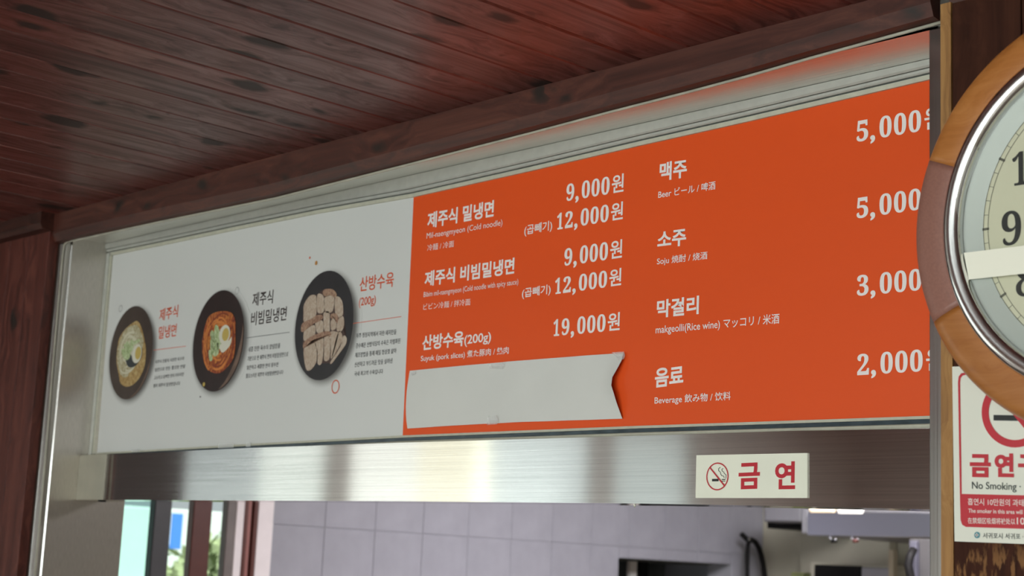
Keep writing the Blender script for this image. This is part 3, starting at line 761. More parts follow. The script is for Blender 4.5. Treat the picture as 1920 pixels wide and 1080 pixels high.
# plate 3, boiled pork slices
P3 = plate(3, R4, 358, 706, 150, 806, (0.022, 0.020, 0.024), None)
R9 = reg(550, 500, 4.908)
M_PORK = noodle_mat('pork_slice_print', (0.40, 0.29, 0.22), (0.46, 0.36, 0.28), (0.53, 0.44, 0.36), 60)
M_PORKE = noodle_mat('pork_rind_print', (0.20, 0.10, 0.07), (0.33, 0.19, 0.13), (0.42, 0.28, 0.19), 90)
M_PORKD = mat('pork_gap_print', (0.07, 0.04, 0.035), 0.5)
flat('printed_meat_shade', [sm(R9, [(95, 350), (150, 265), (215, 255), (290, 205), (370, 215), (400, 270), (450, 340), (470, 480), (450, 600), (485, 640), (480, 720), (420, 810), (345, 900), (330, 860), (250, 890), (215, 880), (150, 950), (110, 940), (90, 760), (85, 700), (95, 620), (75, 590), (95, 500)], -0.0010)], M_PORKD, P3[5])
slices = [[(98, 350), (150, 270), (200, 262), (212, 300), (210, 440), (165, 480), (100, 510), (94, 430)],
 [(220, 262), (262, 255), (284, 300), (280, 410), (240, 430), (218, 400)], [(288, 285), (360, 265), (378, 300), (360, 410), (300, 420), (284, 360)],
 [(385, 290), (425, 280), (455, 340), (455, 440), (420, 470), (385, 420)], [(98, 600), (130, 560), (195, 540), (200, 620), (160, 660), (98, 680)],
 [(205, 510), (270, 500), (272, 600), (222, 610), (208, 570)], [(280, 425), (330, 420), (335, 540), (332, 595), (288, 590), (278, 500)],
 [(345, 500), (385, 470), (395, 560), (350, 585)], [(410, 490), (455, 455), (468, 520), (448, 590), (400, 590)],
 [(95, 760), (150, 700), (190, 690), (212, 740), (212, 870), (160, 950), (115, 935)], [(195, 680), (268, 648), (278, 740), (262, 885), (225, 895), (222, 780)],
 [(285, 650), (335, 650), (340, 740), (330, 850), (285, 862), (284, 760)], [(335, 605), (400, 600), (412, 640), (350, 850), (345, 730)],
 [(415, 600), (448, 625), (445, 690), (365, 830), (360, 800)], [(458, 640), (488, 650), (485, 710), (415, 810), (352, 892), (345, 870), (430, 740)]]
for q in slices: flat('printed_meat_slice', [sm(R9, q, -0.0014)], M_PORK, P3[5])
flat('printed_rind', [sm(R9, q, -0.0018) for q in [[(270, 240), (290, 208), (360, 208), (398, 250), (385, 285), (340, 262), (290, 272)], [(70, 580), (85, 520), (165, 480), (210, 450), (265, 445), (268, 480), (215, 515), (160, 535), (90, 600)], [(90, 720), (110, 680), (190, 630), (290, 595), (340, 600), (340, 635), (260, 648), (170, 680), (98, 750)], [(345, 440), (390, 430), (415, 470), (400, 520), (385, 470), (350, 480)]]], M_PORKE, P3[5])

# ================================================================== CHANNELS AROUND THE BOARDS
TR = empty('upper_track', tuple(W(980, 300)), 'pale aluminium channel holding the top edge of the menu boards', 'rail')
top_px = [(204, 480), (300, 461), (430, 434), (600, 400), (775, 370), (1000, 320), (1200, 273.5), (1400, 229), (1600, 183), (1785, 140.0)]
tp = [W(a, b, 0) for a, b in top_px]
def strip(name, path, prof, m, parent):
    bm = bmesh.new(); rings = []
    for p in path: rings.append([bm.verts.new((p.x, a, z if zabs else p.z + z)) for a, z, zabs in prof])
    k = len(prof)
    for i in range(len(rings) - 1):
        for j in range(k): bm.faces.new((rings[i][j], rings[i][(j + 1) % k], rings[i + 1][(j + 1) % k], rings[i + 1][j]))
    bm.faces.new(rings[0]); bm.faces.new(rings[-1][::-1])
    return bm_obj(name, bm, m, parent)
strip('cream_lip', tp, [(-0.0035, -0.0005, 0), (-0.0035, 0.0060, 0), (0.004, 0.0060, 0), (0.004, -0.0005, 0)], M_CREAM, TR)
strip('inner_groove', tp, [(0.0, 0.0055, 0), (0.0, 0.0080, 0), (0.006, 0.0080, 0), (0.006, 0.0055, 0)], M_TRACKD, TR)
strip('bright_lip', tp, [(-0.0055, 0.0078, 0), (-0.0070, 0.0095, 0), (-0.0070, 0.0128, 0), (0.002, 0.0128, 0), (0.002, 0.0078, 0)], M_ALU, TR)
strip('outer_groove', tp, [(-0.002, 0.0125, 0), (-0.002, 0.0140, 0), (0.006, 0.0140, 0), (0.006, 0.0125, 0)], M_TRACKD, TR)
strip('fascia', tp, [(-0.0085, 0.0138, 0), (-0.0105, 0.0160, 0), (-0.0105, ZT - .0004, 1), (0.004, ZT - .0004, 1), (0.004, 0.0138, 0)], M_ALU, TR)
LT = empty('side_channel', (XL + .006, 0, ZO + .2), 'narrow pale aluminium channel at the left end of the white menu board', 'rail')
box('channel_web', XL + .0005, XL + .012, -0.006, 0.006, ZO + .199, ZO + .632, M_ALU, LT, 0.0006)
box('channel_lip', XL + .012, XL + .0175, -0.0035, 0.006, ZO + .203, ZO + .630, M_CREAM, LT, 0.0006)
BTM = empty('lower_track', tuple(W(980, 815)), 'pale and dark channel under the bottom edge of the menu boards', 'rail')
bot_px = [(182, 849.5), (330, 841), (480, 832), (755, 817), (900, 811), (1200, 799), (1480, 789.5), (1785, 779)]
bp_ = [W(a, b, 0) for a, b in bot_px]
strip('upper_lip', bp_, [(-0.003, 0.0002, 0), (-0.003, -0.0034, 0), (0.006, -0.0034, 0), (0.006, 0.0002, 0)], M_CREAM, BTM)
strip('dark_groove', bp_, [(0.0005, -0.0030, 0), (0.0005, -0.0098, 0), (0.006, -0.0098, 0), (0.006, -0.0030, 0)], M_TRACKD, BTM)
strip('lower_lip', bp_, [(-0.004, -0.0093, 0), (-0.0055, -0.0105, 0), (-0.0055, -0.0148, 0), (0.006, -0.0148, 0), (0.006, -0.0093, 0)], M_CREAM, BTM)

# bits of clear tape along the bottom of the white board
for (a, b_, c, d) in [(409, 831.5, 438, 840), (247, 842.5, 262, 848), (461, 829.5, 470, 838)]:
    t = flat('tape_piece', [[W(a, b_ + .5, -0.0062), W(c, b_ - .5, -0.0062), W(c, d - .5, -0.0062), W(a, d + .5, -0.0062)]], M_TAPE, BTM)

# ================================================================== BEAM
YM = -0.024
BE = empty('steel_beam', tuple(W(960, 940, YM)), 'long brushed stainless steel beam crossing the opening under the menu boards', 'beam')
btop = [W(a, b, YM) for a, b in [(196, 852.5), (480, 839.5), (755, 830), (1200, 817), (1480, 808), (1785, 803)]]
bbot = [W(a, b, YM) for a, b in [(189, 937), (480, 938.5), (755, 940), (1200, 944), (1480, 949), (1785, 956.2)]]
bm = bmesh.new()
A = [bm.verts.new(p) for p in btop]; B = [bm.verts.new((p.x, YM, q.z)) for p, q in zip(btop, bbot)]
A2 = [bm.verts.new((p.x, 0.03, p.z)) for p in btop]; B2 = [bm.verts.new((p.x, 0.03, q.z)) for p, q in zip(btop, bbot)]
for i in range(5):
    bm.faces.new((A[i], A[i + 1], B[i + 1], B[i])); bm.faces.new((A2[i], A2[i + 1], A[i + 1], A[i]))
    bm.faces.new((B[i], B[i + 1], B2[i + 1], B2[i])); bm.faces.new((A2[i + 1], A2[i], B2[i], B2[i + 1]))
bm.faces.new((A[0], B[0], B2[0], A2[0])); bm.faces.new((A[5], A2[5], B2[5], B[5]))
bm_obj('beam_face', bm, M_STEEL, BE)
M_CAP = mottle(mat('dull_steel_cap', (0.44, 0.42, 0.35), 0.5, 0.6), 30, 0.05)
zb0, zb1 = W(142, 937, YM).z, W(150, 853.5, YM).z
box('end_cap', XL + 0.0005, W(196, 895, YM).x, YM - .0015, 0.03, zb0 - .0005, zb1 + .0005, M_CAP, BE, 0.001)
box('bolt', W(186, 936, YM).x, W(191, 936, YM).x, YM - .003, YM + .01, zb0 - .004, zb0 - .0004, M_KDARK, BE, 0.0006)

tube('screw_head', [W(1190, 946.5, YM - .001), W(1190, 949, YM + .004)], 0.0016, M_SIGN, BE)
# no smoking sign on the beam
NS = empty('no_smoking_sign', tuple(W(1409, 934, YM - .002)), 'small ivory plate with red lettering and a no smoking symbol, stuck on the steel beam', 'sign')
ys = YM - 0.0005
prism('sign_plate', [W(1304, 933.6, ys - .002), W(1513.5, 933.6, ys - .002), W(1513.5, 849.3, ys - .002), W(1305.7, 853.6, ys - .002)], (0, 0.0024, 0), M_SIGN, NS)
RS = reg(1140, 780, 3.0); yl = ys - 0.0024
T(RS, '금', (733, 413), (853, 409), 266, bold=0.030, m=M_RED, parent=NS, y=yl)
T(RS, '연', (938, 413), (1052, 411), 258, bold=0.030, m=M_RED, parent=NS, y=yl)
ring('prohibition_ring', RS(615, 340), 20.8, 26.2, 0.09, yl - .0003, M_RED, NS)
flat('prohibition_bar', [zp(RS, [(570, 292), (575, 286), (660, 392), (655, 399)], yl - .0004)], M_RED, NS)
flat('cigarette_symbol', [zp(RS, [(585, 354), (622, 353), (622, 367), (585, 368)], yl), zp(RS, [(640, 355), (660, 355), (660, 360), (640, 360)], yl), zp(RS, [(640, 364), (660, 364), (660, 368), (640, 368)], yl)], M_BLACK, NS)
def ribbon(R, pts, w, y):
    P = []
    for i in range(len(pts) - 1):
        a = Vector(pts[i]); b = Vector(pts[i + 1]); d = (b - a); nn = Vector((-d.y, d.x)).normalized() * w / 2
        P.append(zp(R, [(a + nn)[:], (b + nn)[:], (b - nn)[:], (a - nn)[:]], y))
    return P
flat('smoke_symbol', ribbon(RS, [(632, 288), (622, 296), (622, 308), (632, 316), (634, 328), (640, 336), (650, 338), (654, 348)], 3.0, yl) +
     ribbon(RS, [(648, 294), (640, 300), (642, 310), (652, 316), (654, 324), (664, 330), (664, 344), (662, 352)], 3.0, yl), M_BLACK, NS)

# ================================================================== PAPER OVER THE LAST LINE
PS = empty('paper_sheet', tuple(W(960, 795, -0.004)), 'plain white paper strip taped over the last row of the orange menu board', 'paper')
top_e = [(118, 562), (300, 546), (550, 522), (770, 501), (1000, 482), (1300, 458), (1550, 440), (1785, 423)]
bot_e = [(103, 1012), (300, 1000), (550, 984), (770, 972), (1000, 961), (1300, 951), (1550, 944), (1775, 935)]
lefts = [(118, 562), (105, 650), (95, 740), (87, 850), (90, 900), (103, 1012)]
bm = bmesh.new(); rows = []; NR = 9
right_e = [(1785, 423), (1784, 470), (1760, 530), (1730, 598), (1726, 632), (1745, 700), (1756, 800), (1766, 870), (1775, 935)]
def interp(E, t):
    f = t * (len(E) - 1); i = min(int(f), len(E) - 2); f -= i
    return Vector(E[i]) * (1 - f) + Vector(E[i + 1]) * f
for r in range(NR):
    v = r / (NR - 1); row = []
    lx = interp(lefts, v); rx_ = Vector(right_e[r])
    for c in range(29):
        u = c / 28
        px_ = lx.x * (1 - u) + rx_.x * u
        ty = interp(top_e, (px_ - 118) / 1667 if 118 < px_ < 1785 else (0 if px_ <= 118 else 1)).y
        # piecewise top/bottom lookup by x
        def yat(E):
            for i in range(len(E) - 1):
                if px_ <= E[i + 1][0]: 
                    f = max(0, (px_ - E[i][0]) / (E[i + 1][0] - E[i][0])); return E[i][1] * (1 - f) + E[i + 1][1] * f
            return E[-1][1]
        y_ = yat(top_e) * (1 - v) + yat(bot_e) * v
        dep = -0.0022 - 0.0012 * abs(math.sin(u * 9.3)) - 0.0008 * math.sin(v * 5 + u * 17) ** 2
        if u < 0.43: dep -= 0.0010 * math.sin(u / 0.43 * math.pi)
        if abs(u - 0.41) < 0.03: dep += 0.0012
        if u > 0.93: dep -= 0.010 * ((u - 0.93) / 0.07) ** 1.5 * math.sin(math.pi * min(1, max(0, v)))
        q = W(*R6(px_, y_), -0.002); row.append(bm.verts.new((q.x, dep, q.z)))
    rows.append(row)
for r in range(NR - 1):
    for c in range(28): bm.faces.new((rows[r][c], rows[r][c + 1], rows[r + 1][c + 1], rows[r + 1][c]))
sheet = bm_obj('sheet', bm, M_PAPER, PS, smooth=True)
for q in [[(120, 568), (168, 566), (158, 596), (122, 602)], [(735, 505), (855, 497), (848, 548), (742, 545)], [(722, 912), (800, 908), (803, 978), (718, 984)], [(1690, 418), (1790, 412), (1790, 470), (1745, 480)]]:
    bm = bmesh.new(); a = [W(*R6(*p), -0.0058) for p in q]
    rr = []
    for i in range(7):
        t = i / 6; A_ = a[0].lerp(a[1], t); B_ = a[3].lerp(a[2], t); dd = -0.0012 * abs(math.sin(t * 11))
        rr.append([bm.verts.new((A_.x, A_.y + dd, A_.z)), bm.verts.new(((A_.x + B_.x) / 2, A_.y - dd * .5 + 0.0004, (A_.z + B_.z) / 2)), bm.verts.new((B_.x, B_.y + dd, B_.z))])
    for i in range(6):
        bm.faces.new((rr[i][0], rr[i + 1][0], rr[i + 1][1], rr[i][1])); bm.faces.new((rr[i][1], rr[i + 1][1], rr[i + 1][2], rr[i][2]))
    bm_obj('tape_piece', bm, M_TAPE, PS)

# ================================================================== CLOCK
ccx, ccz = -0.7254, ZO + 0.3872
YK = -0.160                     # plane of the rim's widest edge
CK = empty('wall_clock', (ccx, -0.130, ccz), 'round wall clock with a light and mauve wooden rim, right of the opening', 'clock')
def rad(px, py, y): 
    p = W(px, py, y); return math.hypot(p.x - ccx, p.z - ccz)
def rk(px, y): return rad(px, 440, y)
RO = 0.2340
def lathe(name, prof, m, parent, a0=0.0, a1=2 * math.pi, n=96, smooth=True):
    """profile (r, y) swept around the clock's axis; angle 0 = right, counter-clockwise seen from the room"""
    bm = bmesh.new(); full = abs(a1 - a0 - 2 * math.pi) < 1e-4; rings = []
    cnt = n if full else n + 1
    for i in range(cnt):
        t = a0 + (a1 - a0) * i / n
        rings.append([bm.verts.new((ccx + r * math.cos(t), y, ccz + r * math.sin(t))) for r, y in prof])
    k = len(prof)
    for i in range(n):
        j = (i + 1) % cnt
        for q in range(k - 1): bm.faces.new((rings[i][q], rings[j][q], rings[j][q + 1], rings[i][q + 1]))
    if not full:
        for rg in (rings[0], rings[-1]):
            bm.faces.new(rg)
    return bm_obj(name, bm, m, parent, smooth)
rC = rk(1769, YK - 0.012)
rG = rk(1799.5, YK - 0.014)
rD = rk(1839, YK - 0.002)
print('clock radii', RO, rC, rG, rD)
def ang(px, py):
    p = W(px, py, YK - .008); return math.atan2(p.z - ccz, p.x - ccx)
aT = math.pi * 2 - 0 if False else ang(1766, 307); aB = ang(1774, 590) + 2 * math.pi
print('segment angles', math.degrees(aT), math.degrees(aB))
rimp = [(rC - .004, -0.131), (RO - .010, -0.131), (RO - .001, -0.148), (RO, YK), (RO - .003, YK - .006), (RO - .0065, YK - .0095), (RO - .016, YK - .0120), (rC + .004, YK - .0125), (rC - .004, YK - .0110)]
half = (aB - aT) / 2
mid = (aB + aT) / 2
segs = [(mid + k * math.pi / 2 - half, mid + k * math.pi / 2 + half) for k in range(4)]
for i, (a, b_) in enumerate(segs):
    lathe('rim_segment', rimp, M_MAUVE, CK, a, b_, 24)['label'] = 'mauve veneered rim segment'
    nx = segs[(i + 1) % 4][0] + (2 * math.pi if i == 3 else 0)
    lathe('rim_segment', rimp, M_CLOCKW, CK, b_, nx, 24)['label'] = 'light wood rim segment'
wdt = rC - rG
lathe('chrome_bezel', [(rC - wdt / 2 + wdt / 2 * math.cos(math.pi * q / 12), YK - .0085 - wdt * .42 * math.sin(math.pi * q / 12) - (.0035 if 0 < q < 12 else 0)) for q in range(13)], M_CHROME, CK)
lathe('dial_ring', [(rG + .003, YK - .0068), (rD - .002, YK - .0005)], M_DIALR, CK)
lathe('clock_back', [(0.0005, -0.1315), (rG + .01, -0.1315)], M_DARKPL, CK)
dial = lathe('dial', [(0.0005, YK - .0002), (rD, YK - .0002)], M_DIAL, CK)
yd = YK - .0007
# minute track
rT0, rT1 = rk(1844, yd), rk(1852.8, yd)
def cpt(r, t, y=yd): return Vector((ccx + r * math.cos(t), y, ccz + r * math.sin(t)))
P = []
for rr_ in (rT0, rT1):
    for i in range(120):
        a, b_ = 2 * math.pi * i / 120, 2 * math.pi * (i + 1) / 120
        P.append([cpt(rr_ - .0003, a), cpt(rr_ - .0003, b_), cpt(rr_ + .0003, b_), cpt(rr_ + .0003, a)])
for i in range(60):
    t = 2 * math.pi * i / 60; w_ = (0.0014 if i % 5 == 0 else 0.0003) / rT0; e = 0.0012 if i % 5 == 0 else 0
    P.append([cpt(rT1 - e, t - w_), cpt(rT0 + e, t - w_), cpt(rT0 + e, t + w_), cpt(rT1 - e, t + w_)])
flat('minute_track', P, M_TICK, dial)
# numerals
def numeral(s, X0, X1, Z0, Z1):
    verts = []; faces = []
    vs, fs = glyphs(''.join(MB[c] for c in s), 0.0, 8)
    a0 = min(v[0] for v in vs); a1 = max(v[0] for v in vs); b0 = min(v[1] for v in vs); b1 = max(v[1] for v in vs)
    me = bpy.data.meshes.new('numeral')
    me.from_pydata([(X0 + (u - a0) / (a1 - a0) * (X1 - X0), yd, Z0 + (v - b0) / (b1 - b0) * (Z1 - Z0)) for u, v in vs], [], fs); me.update()
    if me.polygons[0].normal.y > 0: me.flip_normals()
    link_mesh('numeral', me, dial, M_NUM)
n9 = W(1878, 427, yd); hN = (W(1878, 396, yd) - W(1878, 460.5, yd)).z
n10 = W(1898, 318, yd)
h10 = (W(1900, 283, yd) - W(1900, 350, yd)).z
cN = ccx - n9.x - 0.5 * hN * 0.60
rN = cN
for h in range(1, 13):
    t = math.radians(90 - 30 * h); s = str(h); ww = hN * (0.60 if h < 10 else 1.06)
    x_, z_ = ccx + rN * math.cos(t), ccz + rN * math.sin(t)
    if h == 10: x_ = n10.x + ww / 2; 
    if h in (10, 2): z_ = n10.z
    if h == 9: z_ = (W(1890, 396, yd).z + W(1890, 460.5, yd).z) / 2
    numeral(s, x_ - ww / 2, x_ + ww / 2, z_ - hN / 2, z_ + hN / 2)
# hands and cap (right of the frame)
def hand(name, t, length, w, y):
    d = Vector((math.sin(t), 0, math.cos(t))); nrm = Vector((d.z, 0, -d.x)); c = Vector((ccx, y, ccz))
    prism(name, [c - d * .025 - nrm * w * .6, c + d * length * .8 - nrm * w, c + d * length, c + d * length * .8 + nrm * w, c - d * .025 + nrm * w * .6], (0, .0006, 0), M_NUM, CK)
hand('hour_hand', math.radians(60), 0.075, .004, YK - .0035)
hand('minute_hand', math.radians(95), 0.115, .003, YK - .0050)
lathe('hand_cap', [(0.0003, YK - .0062), (0.006, YK - .0055), (0.006, YK - .001)], M_CHROME, CK, n=20)
lathe('glass', [(0.0003, YK - .0100), (rG - .0005, YK - .0100)], M_GLASS, CK, n=64)
tp_ = prism('ivory_strip', [W(*p, YK - .0108) for p in [(1807.2, 474), (1816.5, 524), (1935, 511.5), (2060, 498), (2060, 440), (1935, 458.5)]], (0, 0.0005, 0), mat('ivory_matte', (0.95, 0.93, 0.80), 0.5))  # thin ivory strip in front of the glass
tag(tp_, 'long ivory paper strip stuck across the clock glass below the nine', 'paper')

# ================================================================== POSTER
yp = -0.1300
PO = empty('no_smoking_poster', tuple(W(1860, 1015, yp)), 'white and red no smoking area poster on the boards, half under the clock', 'poster')
RP = reg(1720, 820, 4.155); RQ = reg(1680, 540, 3.6)
prism('poster_sheet', [W(1789.8, 1015, yp - .001), W(2030, 1024, yp - .001), W(2026, 680, yp - .001), W(1785.3, 687.5, yp - .001)], (0, 0.0012, 0), M_POSTER, PO)
yq = yp - .0014
def PP(*pts): return [W(a, b, yq) for a, b in pts]
# red border and band
bl_ = [(1796.2, 716), (1797.5, 706), (1802, 700), (1810, 698.5), (2018, 694)]
bi_ = [(1800.2, 717), (1801.2, 709), (1805, 704), (1811, 702.8), (2014, 698)]
bo2 = [(1796.2, 716), (1798.5, 850), (1800.2, 960), (1800.8, 975), (1804, 984), (1811, 987.5), (1920, 991.5), (2019, 995)]
P = [PP(bl_[i], bl_[i + 1], bi_[i + 1], bi_[i]) for i in range(4)]
P.append(PP((1796.2, 716), (1800.2, 717), (1803.2, 926), (1799.7, 926)))
P.append(PP((2018, 694), (2014, 698), (2016, 930), (2019, 930)))
P.append(PP((1799.7, 926), (2019, 931), (2019, 995), (1811, 988), (1804, 984), (1801, 975)))
flat('red_border', P, M_RED, PO)
def TPo(s, bl, br, ty, mode='b', bold=0.0, m=M_RED, res=4):
    a = RP(*bl); b = RP(*br); t = RP(bl[0], ty)[1]
    return lettering(s, a, b, t, yq - .0003, m, PO, mode, bold, res=res)
TPo('금', (409, 309), (573, 313), 130, bold=0.045)
TPo('연', (602, 309), (752, 312), 124, bold=0.045)
TPo('구', (785, 305), (945, 309), 132, bold=0.045)
TPo('역', (975, 316), (1125, 320), 128, bold=0.045)
TPo('No Smoking ·', (425, 400), (806, 412), 345, 'c', 0.010, mat('poster_grey_print', (0.06, 0.07, 0.065), 0.4))
M_PW = mat('poster_white_letter', (0.80, 0.68, 0.64), 0.4)
TPo('흡연시 10만원의 과태료', (393, 527), (880, 540), 473, 'b', 0.012, M_PW)
TPo('The smoker in this area will be', (397, 587), (870, 600), 555, 'c', 0.018, M_PW)
TPo('在禁烟区吸烟将被处以', (393, 672), (763, 680), 624, 'b', 0.012, M_PW)
TPo('10', (775, 678), (838, 681), 624, 'b', 0.016, M_PW)
TPo('서귀포시 서귀포 ·', (510, 787), (825, 795), 743, 'b', 0.008, mat('poster_grey_print', (0.1, 0.1, 0.1)))
def pdisc(name, c, rx, ry, y, m, n=28, k=0.0):
    if k: 
        Q = []
        for i in range(n):
            a, b_ = 2 * math.pi * i / n, 2 * math.pi * (i + 1) / n
            g = lambda t, s: W(c[0] + rx * s * math.cos(t), c[1] + ry * s * math.sin(t), y)
            Q.append([g(a, 1), g(b_, 1), g(b_, k), g(a, k)])
    else: Q = [[W(c[0] + rx * math.cos(2 * math.pi * i / n), c[1] + ry * math.sin(2 * math.pi * i / n), y) for i in range(n)]]
    return flat(name, Q, m, PO)
pdisc('prohibition_ring', (1903, 773), 62.5, 66, yq - .0004, M_RED, 48, 0.79)
flat('prohibition_bar', [PP((1862, 731), (1869, 723), (1944, 815), (1937, 823))], M_RED, PO, y=yq - .0005)
flat('cigarette_symbol', [PP((1863, 778), (1925, 779), (1925, 789.5), (1863, 788.5))], M_BLACK, PO, y=yq - .0003)
cl = RP(465, 761)
pdisc('emblem', cl, 5.4, 6.2, yq - .0003, M_TEAL)
flat('emblem_cross', [PP((cl[0] - 3.3, cl[1] - 1), (cl[0] + 3.3, cl[1] - .9), (cl[0] + 3.3, cl[1] + .9), (cl[0] - 3.3, cl[1] + .9)), PP((cl[0] - .9, cl[1] - 3.4), (cl[0] + .9, cl[1] - 3.4), (cl[0] + .9, cl[1] + 3.4), (cl[0] - .9, cl[1] + 3.4))], M_PW, PO, y=yq - .0006)

# ================================================================== KITCHEN BEHIND
KX, KY = -4.0, 3.56
KZT = ZO + 0.95
# left wall of the kitchen, from inside the partition; window between yA and yB, niche further on
yA, yB = PX(222, 1000, KX).y - 0.05, PX(508, 1000, KX).y
nA, nB = PX(1160, 1060, KX).y, PX(1372, 1060, KX).y
zN = PX(1160, 1046, KX).z
kw_ = wall_with_holes('wall_side', 'x', KX - 0.12, 0.1175, 0.088, KY + .1, 0, KZT, [(yA, yB, 0.3, ZO + 0.35), (nA, nB, ZO - 0.5, zN)], M_GROUT)
# single tiles
zs = PX(825, 1003, KX).z
TW = 0.200; tiles = []
tb = bmesh.new(); add_box(tb, 0, 0.006, 0.0009, TW - .0009, 0.0009, TW - .0009, 0.0009)
tile_me = bpy.data.meshes.new('tile'); bmesh.ops.recalc_face_normals(tb, faces=tb.faces[:]); tb.to_mesh(tile_me); tb.free(); tile_me.materials.append(M_TILE)
def cut_tile(y0, y1, z0, z1):
    bmx = bmesh.new(); add_box(bmx, KX - .006, KX - .0003, y0 + .0012, y1 - .0012, z0 + .0012, z1 - .0012, 0.001)
    return bm_obj('tile', bmx, M_TILE, kw_)
yy = yB
while yy < KY - 0.01:
    y1 = min(KY, yy + TW)
    for r in range(-7, 3):
        z0 = zs + r * TW; z1 = z0 + TW
        for (a, b_, c, d) in [(yy, y1, z0, z1)]:
            # keep clear of the niche
            if a < nB and b_ > nA and c < zN and d > ZO - 0.5:
                if a < nA - .02: cut_tile(a, nA, c, d)
                if b_ > nB + .02: cut_tile(nB, b_, c, d)
                if d > zN + .01: cut_tile(max(a, nA), min(b_, nB), zN, d)
                continue
            if b_ - a > TW - 1e-4:
                t = bpy.data.objects.new('tile', tile_me); COL.objects.link(t); t.parent = kw_; t.location = (KX - .0065 + random.uniform(0, .0006), a, c)
            elif b_ - a > .01: cut_tile(a, b_, c, d)
    yy = y1
wall_with_holes('wall_kitchen_back', 'y', KY, 0.1, KX - .1, OX1, 0, KZT, [], M_KBEIGE).name = 'wall_rear'
box('trim_7', KX - .1, OX1, 0.088, KY + .1, KZT, KZT + 0.05, M_PLASTER).name = 'ceiling'
for o in list(COL.objects):
    if o.name.startswith('ceiling') and o.parent is None: o['kind'] = 'structure'

# kitchen window group with frames and panes
def side_box(name, px0, px1, m, parent=None, x=KX, th=0.05, z0=0.35, z1=ZO + 0.34, proud=0.0, kind=None, bev=0.003):
    a, b_ = PX(px0, 1000, x).y, PX(px1, 1000, x).y
    o = box(name, x - th + proud, x + proud, min(a, b_), max(a, b_), z0, z1, m, parent, bev)
    if kind: o['kind'] = kind
    return o
kwn = tag(side_box('window_5', 318, 424, M_WGLASS, th=0.006, proud=-0.012, bev=0), kind='structure')
side_box('window_frame', 360, 395, M_BROWNF, kwn, th=0.03, proud=0.0)['label'] = 'brown mullion'
side_box('window_frame', 424, 441, mottle(mat('grey_frame', (0.16, 0.13, 0.12), 0.5), 20, 0.1), kwn, th=0.03, proud=0.0)
side_box('window_frame', 441, 456, M_PINKF, kwn, th=0.03, proud=0.0)
side_box('window_frame', 456, 464, M_BROWNF, kwn, th=0.03, proud=-0.0)
side_box('window_frame', 464, 474, mottle(mat('rose_frame', (0.33, 0.13, 0.11), 0.5), 20, 0.1), kwn, th=0.06, proud=-0.01)
side_box('window_frame', 474, 482, M_BROWNF, kwn, th=0.03, proud=0.0)
side_box('window_frame', 482, 512, M_PINKF, kwn, th=0.03, proud=0.0)
side_box('window_frame', 287, 319, mottle(mat('charcoal_frame', (0.045, 0.042, 0.045), 0.45), 20, 0.1), kwn, th=0.03, proud=0.0)
side_box('screen_panel', 232, 287, glass_mat('turquoise_glass', tint=(0.72, 0.88, 0.86)), kwn, th=0.01, proud=-0.02)['label'] = 'pale turquoise glass pane'
# outdoors beyond that window
def at_depth(px, py, x): return PX(px, py, x)
gx = -7.5
box('ground', -30, OX0 - 0.6, -30, 30, -0.12, -0.02, M_GROUND)['kind'] = 'structure'
a = PX(300, 975, gx); b_ = PX(430, 975, gx)
nb = tag(box('outer_wall', gx - 0.25, gx, a.y - 4.0, b_.y + 3.0, 0, PX(340, 955, gx).z, M_PALEB, None, 0.01), 'pale green building wall seen through the kitchen window', 'wall')
# blue banner on a pole
bx = -6.6
q0 = PX(324, 962, bx); q1 = PX(339, 1030, bx)
bn = empty('banner', (bx, (q0.y + q1.y) / 2, 0), 'blue banner hanging outside the kitchen window', 'banner')
box('banner_cloth', bx - .01, bx, q0.y, q1.y, q1.z, q0.z, M_BLUE, bn, 0.003)
tube('pole', [(bx - .02, q0.y - .02, 0), (bx - .02, q0.y - .02, q0.z + .05)], 0.012, M_KGREY, bn)
# shrubs outside
def shrub(c, r, label, seed):
    rs = random.Random(seed); bm = bmesh.new()
    for i in range(420):
        v = Vector((rs.gauss(0, 1), rs.gauss(0, 1), rs.gauss(0, 1))).normalized() * r * rs.uniform(.55, 1.0)
        p = Vector(c) + Vector((v.x, v.y, v.z * 1.3)); s = rs.uniform(.03, .06)
        a = Vector((rs.uniform(-1, 1), rs.uniform(-1, 1), rs.uniform(-1, 1))).normalized() * s; b = a.orthogonal().normalized() * s * .5
        bm.faces.new([bm.verts.new(p + a), bm.verts.new(p + b), bm.verts.new(p - a), bm.verts.new(p - b)])
    root = empty('shrub', (c[0], c[1], 0), label, 'shrub')
    o = bm_obj('foliage', bm, M_GRASS, root)
    tube('stem', [(c[0], c[1], -0.02), (c[0] + .02, c[1], c[2])], 0.03, M_BROWNF, root)
c = PX(350, 1045, -7.0); shrub((c.x, c.y, c.z - .25), 0.24, 'yellow-green shrub behind the blue banner, outside the kitchen window', 3)
c = PX(414, 1020, -6.3); shrub((c.x, c.y, c.z - .2), 0.20, 'loose shrub outside the kitchen window, right of the brown mullion', 5)

